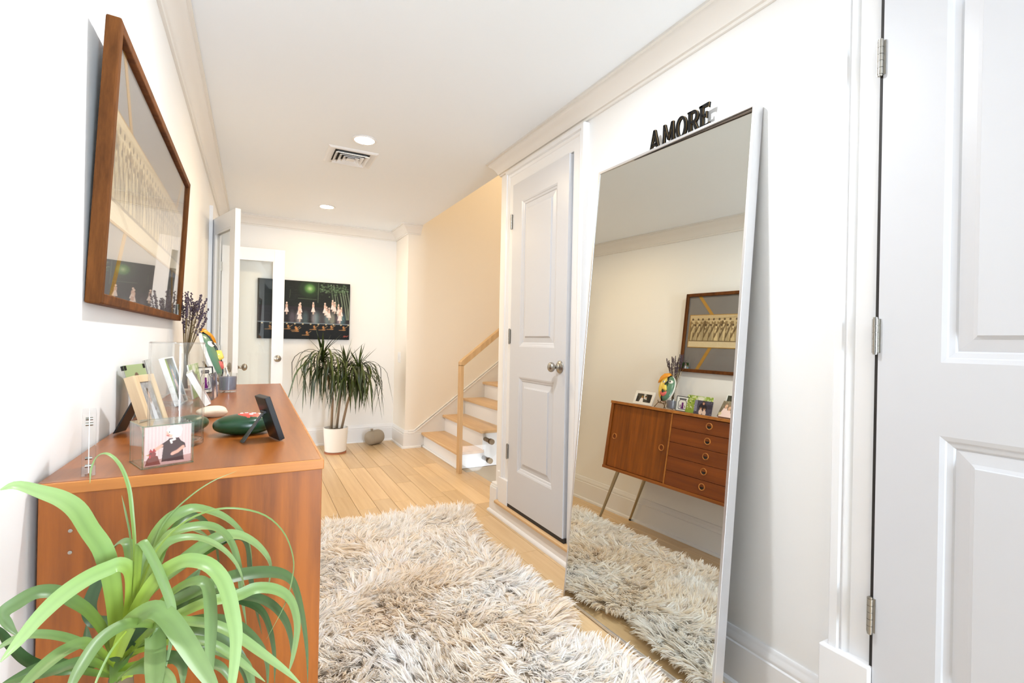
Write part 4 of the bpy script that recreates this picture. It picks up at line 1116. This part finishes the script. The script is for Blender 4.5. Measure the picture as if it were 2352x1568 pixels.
msheet(hair, .018, 'orange_hair', 'orange', 5)
def spot(cx, cy, rx, ry, lift, name, m): return msheet([(cx + rx * math.cos(t), cy + ry * math.sin(t)) for t in [2 * math.pi * k / 20 for k in range(20)]], lift, name, m, 3)
spot(-.28, .40, .16, .11, .008, 'eye', 'whiteglaze'); spot(-.28, .40, .07, .07, .0095, 'pupil', 'blackglaze')
spot(.55, .38, .26, .15, .009, 'eye', 'whiteglaze'); spot(.52, .38, .10, .10, .011, 'pupil', 'blackglaze')
msheet([(.02, .14), (.20, .10), (.36, -.22), (.20, -.34), (-.10, -.26)], .020, 'nose', 'yellow', 4)
msheet([(-.62, -.28), (-.45, -.30), (-.20, -.46), (.10, -.44), (.44, -.34), (.36, -.56), (.05, -.70), (-.30, -.68), (-.55, -.50)], .010, 'lips', 'pinkred', 4)

# dried lavender in a slim glass bottle
bt = thing('glass_bottle', 'slim clear glass bottle holding the dried lavender behind the mask', 'vase', (-.268, 2.60, TZ + .0006))
MB().lathe([(.0005, .001), (.030, 0), (.033, .004), (.033, .085), (.026, .108), (.018, .124), (.018, .160), (.021, .164), (.0165, .164), (.0155, .125), (.0305, .083), (.0305, .006), (.0005, .004)], 36, cap=False).build('bottle_body', 'clear', bt, smooth=True)
lv = thing('lavender_bunch', 'bunch of dried dark lavender sprigs fanning out above the mask', 'dried flowers', (-.268, 2.60, TZ + .008))
r = random.Random(21)
for k in range(38):
    a = r.uniform(0, 2 * math.pi); q = r.random() ** .6
    hgt = r.uniform(.30, .43)
    tipv = Vector((math.cos(a) * q * .055 + .030 + .012 * r.random(), math.sin(a) * q * .095, hgt))
    mid = Vector((tipv.x * .22, tipv.y * .22, .15)); bs = Vector((r.uniform(-.012, .012), r.uniform(-.012, .012), .0))
    mid.x = max(-.011, min(.011, mid.x)); mid.y = max(-.011, min(.011, mid.y))
    pts = [bs, mid, mid.lerp(tipv, .5) + Vector((0, 0, .006)), tipv]
    s_ = MB().tube(pts, [.0011, .001, .0009, .0007], 5).build('sprig', 'lavstem', lv, smooth='all')
    d = (tipv - mid).normalized(); b = MB(); fl_ = r.uniform(.045, .085)
    n = int(fl_ / .0052)
    for i in range(n):
        p = tipv - d * (fl_ * i / n + r.uniform(-.002, .002)); T = Matrix.Translation(p + Vector((r.uniform(-.0025, .0025), r.uniform(-.0025, .0025), 0))) @ Matrix.Rotation(r.uniform(0, 3), 4, 'X')
        b.blob(.0036, .0029, .0044, 6, 4, T)
    if r.random() < .5:
        p = tipv - d * (fl_ + .018); b.blob(.004, .004, .006, 6, 4, Matrix.Translation(p))
    b.build('flower_spike', 'lavflower', s_, smooth='all')
# ------------------------------------------------------------------ clay jug lying on the floor
ax = Vector((.82, .57, 0)).normalized()
jg = thing('clay_jug', 'grey clay barrel bottle lying on the floor by the baseboard', 'bottle', (1.13, 5.47, 0), 0)
T = Matrix.Translation((0, 0, .0785)) @ ax.to_track_quat('Z', 'Y').to_matrix().to_4x4()
MB().lathe([(.0005, -.004), (.026, -.004), (.030, 0), (.052, .006), (.070, .020), (.078, .045), (.078, .165), (.070, .190), (.050, .204), (.0005, .208)], 36, T, cap=False).build('jug_body', 'clay', jg, smooth='all')
MB().lathe([(.012, .076), (.011, .090), (.016, .095), (.015, .100), (.007, .100), (.006, .085)], 20, Matrix.Translation((ax.x * .06, ax.y * .06, .0785))).build('spout', 'clay', jg, smooth='all')

# ------------------------------------------------------------------ dracaena in a white pot
dr = thing('dracaena_plant', 'bushy dragon tree in a white pot on the floor below the dark painting', 'plant', (.765, 5.27, 0))
MB().lathe([(.0005, .004), (.104, .004), (.107, .0), (.107, .016), (.0005, .016)], 44, cap=False).build('pot_saucer', 'terracotta', dr, smooth=True)
MB().lathe([(.0005, .017), (.098, .017), (.104, .022), (.121, .256), (.121, .262), (.113, .262), (.111, .22), (.0005, .22)], 48, cap=False).build('pot', 'ceramic', dr, smooth=True)
MB().lathe([(.0005, .236), (.05, .238), (.111, .232)], 30, cap=False).build('soil', 'soil', dr)
def dleaf_mesh(L, el, droop, w):
    """strap leaf leaving the crown at elevation el, bending down by droop; spine in the XZ plane"""
    n = 12; V = []; F = []; p = Vector((.008, 0, 0)); a = el
    for i in range(n + 1):
        u = i / n
        ww = w * (min(1, .55 + 2.2 * u) * (1 - max(0, (u - .45) / .55) ** 1.6) + .02)
        nrm = Vector((-math.sin(a), 0, math.cos(a)))
        V += [tuple(p + Vector((0, -ww, 0)) + nrm * ww * .35), tuple(p), tuple(p + Vector((0, ww, 0)) + nrm * ww * .35)]
        a = el - droop * min(1, u * 2.0) ** 1.05
        p = p + Vector((math.cos(a), 0, math.sin(a))) * L / n
    for i in range(n):
        for j in (0, 1): F.append((i * 3 + j, i * 3 + j + 1, i * 3 + j + 4, i * 3 + j + 3))
    me = bpy.data.meshes.new('leaf'); me.from_pydata(V, [], F); me.materials.append(M['drac'])
    me.polygons.foreach_set('use_smooth', [True] * len(F)); return me
r = random.Random(12)
kinds = []
for el, dp, L in ((82, 12, .27), (70, 26, .30), (68, 138, .46), (61, 152, .62), (52, 146, .70), (40, 132, .70), (24, 114, .66), (8, 98, .54), (-15, 74, .46), (-40, 46, .34)):
    kinds.append([dleaf_mesh(L * s_, R2(el), R2(dp * t_), .0105) for s_, t_ in ((1, 1), (.88, 1.05), (1.1, .86))])
for cpos, stem, sc, cnt in (((-.150, -.08, 1.00), [(-.045, -.01, .23), (-.04, -.03, .55), (-.11, -.06, .85), (-.150, -.08, .99)], 1.0, 78), ((.085, .02, .90), [(.01, .02, .23), (.035, .03, .5), (.07, .03, .75), (.085, .02, .89)], .95, 70), ((.205, -.06, .875), [(.05, -.02, .23), (.10, -.04, .5), (.17, -.06, .74), (.205, -.06, .865)], .92, 74)):
    MB().tube(stem, [.013, .012, .011, .010], 12).build('stem', 'stem', dr, smooth='all')
    crown = bpy.data.objects.new('leaf_crown', bpy.data.meshes.new('leaf_crown')); crown.data.from_pydata([], [], [])
    bpy.data.objects.remove(crown)
    for k in range(cnt):
        u = k / cnt
        kk = min(9, int((u ** .80) * 10))
        o = bpy.data.objects.new('leaf', r.choice(kinds[kk])); COL.objects.link(o); o.parent = dr
        o.location = (cpos[0], cpos[1], cpos[2] - .13 * u); o.rotation_euler = (r.uniform(-.15, .15), r.uniform(-.12, .12), k * 2.39996 + r.uniform(-.25, .25))
        s_ = sc * r.uniform(.85, 1.12) * (.74 if math.sin(o.rotation_euler.z) > .35 else 1); o.scale = (s_, s_, s_)

# ------------------------------------------------------------------ strap-leaved plant in the foreground
sl = thing('ponytail_palm', 'potted palm with long bright green strap leaves in front of the sideboard end', 'plant', (-.135, .745, 0))
MB().lathe([(.0005, .006), (.085, .002), (.092, .01), (.115, .235), (.118, .25), (.108, .25), (.105, .225), (.0005, .225)], 44, cap=False).build('pot', 'terracotta', sl, smooth=True)
MB().lathe([(.0005, .232), (.106, .228)], 30, cap=False).build('soil', 'soil', sl)
MB().tube([(0, 0, .20), (.004, 0, .30), (0, .004, .42), (.002, .002, .56), (0, 0, .68), (0, -.003, .76)], [.048, .040, .026, .020, .017, .012], 18).build('trunk', 'bark', sl, smooth='all')
LEAVES = [
(0.0208,0,[[-0.14,0.74,0.8],[-0.14,0.736,0.826],[-0.141,0.73,0.858],[-0.144,0.721,0.896],[-0.15,0.713,0.928],[-0.16,0.704,0.954],[-0.169,0.695,0.98],[-0.18,0.687,0.996],[-0.194,0.678,1.008],[-0.209,0.667,1.02],[-0.218,0.66,1.019]]),
(0.0168,0,[[-0.129,0.73,0.817],[-0.122,0.717,0.869],[-0.122,0.707,0.899],[-0.13,0.7,0.911],[-0.139,0.694,0.911],[-0.154,0.682,0.909],[-0.17,0.663,0.903],[-0.182,0.642,0.894],[-0.191,0.618,0.883],[-0.196,0.6,0.878]]),
(0.005,0.2,[[-0.13,0.76,0.831],[-0.128,0.765,0.878],[-0.129,0.769,0.91],[-0.133,0.775,0.945],[-0.138,0.781,0.978],[-0.148,0.786,1.006],[-0.161,0.79,1.021],[-0.172,0.793,1.019],[-0.179,0.796,1.003],[-0.181,0.8,0.984]]),
(0.0023,0.3,[[-0.13,0.77,0.866],[-0.138,0.797,0.908],[-0.147,0.819,0.933],[-0.156,0.84,0.954]]),
(0.0142,0.3,[[-0.132,0.76,0.812],[-0.135,0.783,0.861],[-0.139,0.801,0.888],[-0.144,0.808,0.898],[-0.152,0.813,0.897],[-0.162,0.822,0.884],[-0.166,0.83,0.869]]),
(0.0098,0.2,[[-0.12,0.72,0.839],[-0.116,0.709,0.89],[-0.113,0.698,0.927],[-0.109,0.694,0.937],[-0.097,0.685,0.918],[-0.083,0.67,0.889],[-0.075,0.658,0.868],[-0.073,0.646,0.848],[-0.077,0.62,0.816]]),
(0.0179,0.35,[[-0.128,0.76,0.821],[-0.121,0.775,0.862],[-0.115,0.794,0.897],[-0.102,0.809,0.917],[-0.085,0.822,0.925],[-0.067,0.833,0.924],[-0.039,0.85,0.904],[-0.018,0.865,0.877],[-0.002,0.881,0.841],[0.003,0.9,0.794],[0.008,0.92,0.745]]),
(0.0032,0.2,[[-0.119,0.74,0.858],[-0.104,0.745,0.903],[-0.078,0.751,0.932],[-0.047,0.756,0.943],[-0.016,0.762,0.94],[0.019,0.768,0.923],[0.044,0.773,0.892],[0.057,0.779,0.851],[0.056,0.784,0.816],[0.047,0.791,0.778],[0.025,0.8,0.73]]),
(0.0021,0.2,[[-0.119,0.76,0.858],[-0.113,0.78,0.891],[-0.102,0.808,0.921],[-0.078,0.841,0.941],[-0.051,0.871,0.953],[-0.02,0.9,0.958]]),
(0.0153,0.25,[[-0.125,0.75,0.831],[-0.113,0.764,0.873],[-0.098,0.781,0.904],[-0.082,0.791,0.911],[-0.055,0.805,0.907],[-0.037,0.815,0.893],[-0.023,0.826,0.866],[-0.014,0.842,0.823],[-0.01,0.858,0.778],[-0.002,0.88,0.716]]),
(0.0145,0.15,[[-0.124,0.74,0.828],[-0.117,0.748,0.869],[-0.103,0.757,0.898],[-0.087,0.763,0.908],[-0.062,0.772,0.903],[-0.035,0.781,0.881],[-0.015,0.79,0.849],[-0.004,0.8,0.81]]),
(0.0219,0.2,[[-0.134,0.75,0.806],[-0.126,0.759,0.83],[-0.108,0.775,0.849],[-0.085,0.793,0.861],[-0.056,0.816,0.875],[-0.031,0.832,0.879],[-0.009,0.846,0.868],[0.015,0.862,0.84],[0.03,0.877,0.804],[0.027,0.9,0.75]]),
(0.0192,0,[[-0.125,0.71,0.825],[-0.114,0.703,0.857],[-0.093,0.689,0.894],[-0.072,0.678,0.91],[-0.056,0.671,0.912],[-0.039,0.662,0.905],[-0.025,0.65,0.887],[-0.016,0.633,0.858],[-0.012,0.619,0.837],[-0.014,0.593,0.807],[-0.016,0.58,0.795]]),
(0.0217,0.3,[[-0.098,0.76,0.777],[-0.085,0.778,0.805],[-0.076,0.798,0.825],[-0.061,0.82,0.843]]),
(0.0204,0.1,[[-0.132,0.7,0.807],[-0.123,0.69,0.835],[-0.116,0.681,0.852],[-0.095,0.665,0.868],[-0.08,0.653,0.863],[-0.063,0.631,0.848],[-0.046,0.605,0.832],[-0.032,0.58,0.821],[-0.022,0.56,0.813]]),
(0.0155,0.2,[[-0.123,0.74,0.804],[-0.084,0.747,0.816],[-0.05,0.754,0.823],[-0.014,0.762,0.82],[0.009,0.767,0.823],[0.035,0.773,0.812],[0.054,0.778,0.79],[0.064,0.785,0.749],[0.061,0.794,0.702],[0.056,0.8,0.672]]),
(0.0188,0.7,[[-0.131,0.76,0.802],[-0.103,0.77,0.818],[-0.053,0.791,0.828],[-0.016,0.807,0.828],[0.022,0.822,0.819],[0.048,0.833,0.804],[0.063,0.841,0.78],[0.077,0.859,0.72],[0.087,0.878,0.655],[0.093,0.9,0.582]]),
(0.0161,0.5,[[-0.148,0.76,0.783],[-0.156,0.756,0.812],[-0.169,0.749,0.842],[-0.183,0.742,0.862],[-0.195,0.736,0.877],[-0.21,0.729,0.883],[-0.223,0.719,0.879],[-0.231,0.713,0.873],[-0.224,0.706,0.86],[-0.214,0.7,0.851]]),
(0.0113,0.3,[[-0.143,0.74,0.772],[-0.15,0.737,0.785],[-0.163,0.728,0.809],[-0.176,0.717,0.828],[-0.19,0.704,0.844],[-0.204,0.689,0.856],[-0.214,0.674,0.86],[-0.22,0.66,0.86]]),
(0.0129,0.1,[[-0.136,0.71,0.792],[-0.146,0.7,0.815],[-0.156,0.685,0.837],[-0.167,0.665,0.844],[-0.175,0.641,0.847],[-0.18,0.607,0.851],[-0.181,0.58,0.855]]),
(0.012,0.3,[[-0.13,0.71,0.797],[-0.093,0.684,0.839],[-0.111,0.667,0.858],[-0.124,0.651,0.863],[-0.134,0.631,0.862],[-0.14,0.606,0.856],[-0.142,0.585,0.852],[-0.141,0.57,0.848]]),
(0.0111,0.6,[[-0.14,0.73,0.773],[-0.156,0.72,0.795],[-0.169,0.708,0.806],[-0.184,0.689,0.812],[-0.199,0.663,0.824],[-0.209,0.64,0.837]]),
(0.0194,0.2,[[-0.125,0.71,0.799],[-0.096,0.674,0.839],[-0.091,0.667,0.839],[-0.086,0.634,0.832],[-0.08,0.589,0.83],[-0.075,0.55,0.834]]),
(0.0145,0.3,[[-0.123,0.74,0.81],[-0.084,0.718,0.858],[-0.059,0.703,0.875],[-0.045,0.694,0.87],[-0.039,0.674,0.842],[-0.037,0.645,0.812],[-0.034,0.62,0.791]]),
(0.0158,0.05,[[-0.127,0.72,0.813],[-0.095,0.712,0.828],[-0.071,0.704,0.829],[-0.037,0.691,0.822],[-0.012,0.68,0.808],[0.014,0.667,0.788],[0.04,0.653,0.768],[0.061,0.64,0.75]]),
(0.0162,0.8,[[-0.122,0.78,0.85],[-0.098,0.825,0.893],[-0.079,0.855,0.907],[-0.064,0.871,0.893],[-0.051,0.894,0.86],[-0.046,0.921,0.816],[-0.043,0.95,0.769]]),
(0.0157,0.8,[[-0.122,0.78,0.84],[-0.074,0.811,0.859],[-0.028,0.846,0.871],[-0.007,0.86,0.855],[0.001,0.892,0.785],[0.011,0.923,0.717],[0.022,0.95,0.657]]),
(0.017,0.8,[[-0.128,0.77,0.795],[-0.072,0.802,0.801],[-0.026,0.831,0.789],[0.006,0.851,0.771],[0.033,0.868,0.744],[0.053,0.885,0.707],[0.064,0.902,0.666],[0.068,0.92,0.623]]),
(0.0131,0.8,[[-0.127,0.77,0.789],[-0.08,0.795,0.797],[-0.035,0.823,0.791],[-0.003,0.842,0.77],[0.019,0.857,0.742],[0.032,0.875,0.697],[0.04,0.899,0.638],[0.042,0.92,0.585]]),
(0.0123,0.9,[[-0.149,0.76,0.771],[-0.169,0.754,0.775],[-0.189,0.744,0.781],[-0.207,0.734,0.797],[-0.218,0.725,0.814],[-0.226,0.714,0.837],[-0.231,0.706,0.857],[-0.234,0.7,0.869]]),
(0.0024,0,[[-0.116,0.66,0.853],[-0.126,0.643,0.843],[-0.13,0.616,0.835],[-0.13,0.6,0.831]]),
(0.0218,0.9,[[-0.136,0.72,0.767],[-0.131,0.714,0.799],[-0.12,0.708,0.819],[-0.101,0.7,0.83]]),
(0.016,0.4,[[-0.134,0.73,0.785],[-0.096,0.722,0.802],[-0.063,0.713,0.796],[-0.029,0.702,0.782],[-0.004,0.693,0.765],[0.005,0.686,0.743],[0.007,0.68,0.728]]),
(0.013,0.5,[[-0.132,0.72,0.781],[-0.084,0.692,0.794],[-0.051,0.666,0.798],[-0.026,0.643,0.796],[-0.013,0.62,0.784]]),
(0.0124,0.6,[[-0.131,0.7,0.778],[-0.104,0.672,0.808],[-0.077,0.64,0.826],[-0.061,0.616,0.827],[-0.056,0.58,0.823]]),
(0.0157,0.7,[[-0.14,0.76,0.784],[-0.07,0.788,0.786],[-0.024,0.809,0.763],[0.006,0.826,0.723],[0.025,0.842,0.676],[0.03,0.86,0.618]]),
(0.0145,0.05,[[-0.14,0.77,0.783],[-0.09,0.803,0.802],[-0.055,0.827,0.803],[-0.026,0.846,0.791],[-0.003,0.86,0.779]]),
(0.0104,0.7,[[-0.144,0.75,0.758],[-0.167,0.741,0.775],[-0.188,0.726,0.8],[-0.202,0.714,0.807],[-0.219,0.692,0.809],[-0.226,0.68,0.81]]),
(0.0159,0.9,[[-0.143,0.78,0.764],[-0.157,0.796,0.799],[-0.175,0.806,0.803],[-0.183,0.818,0.819],[-0.178,0.846,0.847],[-0.178,0.86,0.863]]),
(0.0122,0.9,[[-0.15,0.8,0.734],[-0.174,0.822,0.744],[-0.19,0.846,0.754],[-0.2,0.88,0.766]]),
(0.0158,0.2,[[-0.115,0.66,0.802],[-0.11,0.651,0.816],[-0.09,0.626,0.828],[-0.071,0.594,0.832],[-0.059,0.56,0.834]]),
(0.0109,0.1,[[-0.126,0.74,0.825],[-0.117,0.747,0.862],[-0.114,0.754,0.889],[-0.121,0.76,0.91]]),
(0.01,0.1,[[-0.129,0.75,0.82],[-0.124,0.765,0.851],[-0.114,0.788,0.878],[-0.109,0.8,0.891]]),
(0.0122,0.1,[[-0.126,0.77,0.825],[-0.11,0.809,0.862],[-0.104,0.841,0.888],[-0.085,0.865,0.888],[-0.069,0.883,0.874],[-0.055,0.9,0.856]]),
(0.0153,0.6,[[-0.121,0.73,0.8],[-0.081,0.724,0.809],[-0.042,0.718,0.799],[-0.016,0.711,0.775],[-0.001,0.706,0.746],[0.003,0.7,0.72]]),
(0.0134,0.1,[[-0.119,0.72,0.796],[-0.071,0.705,0.806],[-0.037,0.692,0.798],[-0.008,0.676,0.778],[0.02,0.66,0.756]])
]
def catmull(P, n):
    P = [Vector(p) for p in P]; Q = [2 * P[0] - P[1]] + P + [2 * P[-1] - P[-2]]; out = []
    m = len(P) - 1
    for i in range(n + 1):
        t = min(m - 1e-6, m * i / n); k = int(t); u = t - k
        a, b, c, d = Q[k:k + 4]
        out.append(.5 * ((2 * b) + (c - a) * u + (2 * a - 5 * b + 4 * c - d) * u * u + (3 * b - a - 3 * c + d) * u ** 3))
    return out
r = random.Random(5)
def mixc(a, b, t): return tuple(x * (1 - t) + y * t for x, y in zip(a, b))
for wid, tone, pts in LEAVES:
    n = 36; C = catmull(pts, n)
    V = []; F = []; cols = []; prev = None; tw = r.uniform(-.5, .5); tw2 = r.uniform(-.6, .6)
    base_c = mixc(srgb((156, 176, 46)), srgb((84, 118, 40)), tone); mid_c = mixc(srgb((130, 160, 90)), srgb((32, 62, 34)), tone); tip_c = mixc(srgb((158, 182, 126)), srgb((50, 84, 48)), tone)  # higher tone puts the shade of the rear leaves into their colour
    gain = r.uniform(.80, 1.02); base_c, mid_c, tip_c = [tuple(min(.9, v * gain) for v in q) for q in (base_c, mid_c, tip_c)]
    for i, p in enumerate(C):
        u = i / n; t = (C[min(i + 1, n)] - C[max(i - 1, 0)]).normalized()
        toward = (Vector((.25, -.55, .80)) - 0 * p).normalized()      # leaves turn their upper face to the light of the entrance
        s_ = t.cross(toward)
        if s_.length < .15: s_ = prev if prev is not None else Vector((1, 0, 0))
        s_.normalize()
        if prev is not None:
            if s_.dot(prev) < 0: s_ = -s_
            s_ = (s_ * .35 + prev * .65).normalized()
        prev = s_
        nr = s_.cross(t).normalized(); ang = tw + (tw2 - tw) * u
        sd = (s_ * math.cos(ang * .6) + nr * math.sin(ang * .6)).normalized(); nn = sd.cross(t).normalized()
        w = wid * .5 * min(1, .60 + 1.1 * u) * (1 - max(0, (u - .55) / .45) ** 2.2 * .93)
        for q, lift in ((-1, .30), (-.5, .10), (0, 0), (.5, .10), (1, .30)):
            V.append(tuple(p + sd * w * q + nn * w * lift - sl.location))
            c = mixc(base_c, mid_c, min(1, u * 2.6)); c = mixc(c, tip_c, max(0, u - .5) * 1.6)
            if abs(q) == .5: c = tuple(v * 1.07 for v in c)
            if q == 0: c = tuple(v * .93 for v in c)
            cols.append((*c, 1))
    for i in range(n):
        for j in range(4): F.append((i * 5 + j, i * 5 + j + 1, i * 5 + j + 6, i * 5 + j + 5))
    me = bpy.data.meshes.new('leaf'); me.from_pydata(V, [], F); me.materials.append(M['strap'])
    me.polygons.foreach_set('use_smooth', [True] * len(F))
    ca = me.color_attributes.new('Col', 'FLOAT_COLOR', 'POINT'); ca.data.foreach_set('color', np.array(cols, np.float32).ravel())
    o = bpy.data.objects.new('leaf', me); COL.objects.link(o); o.parent = sl
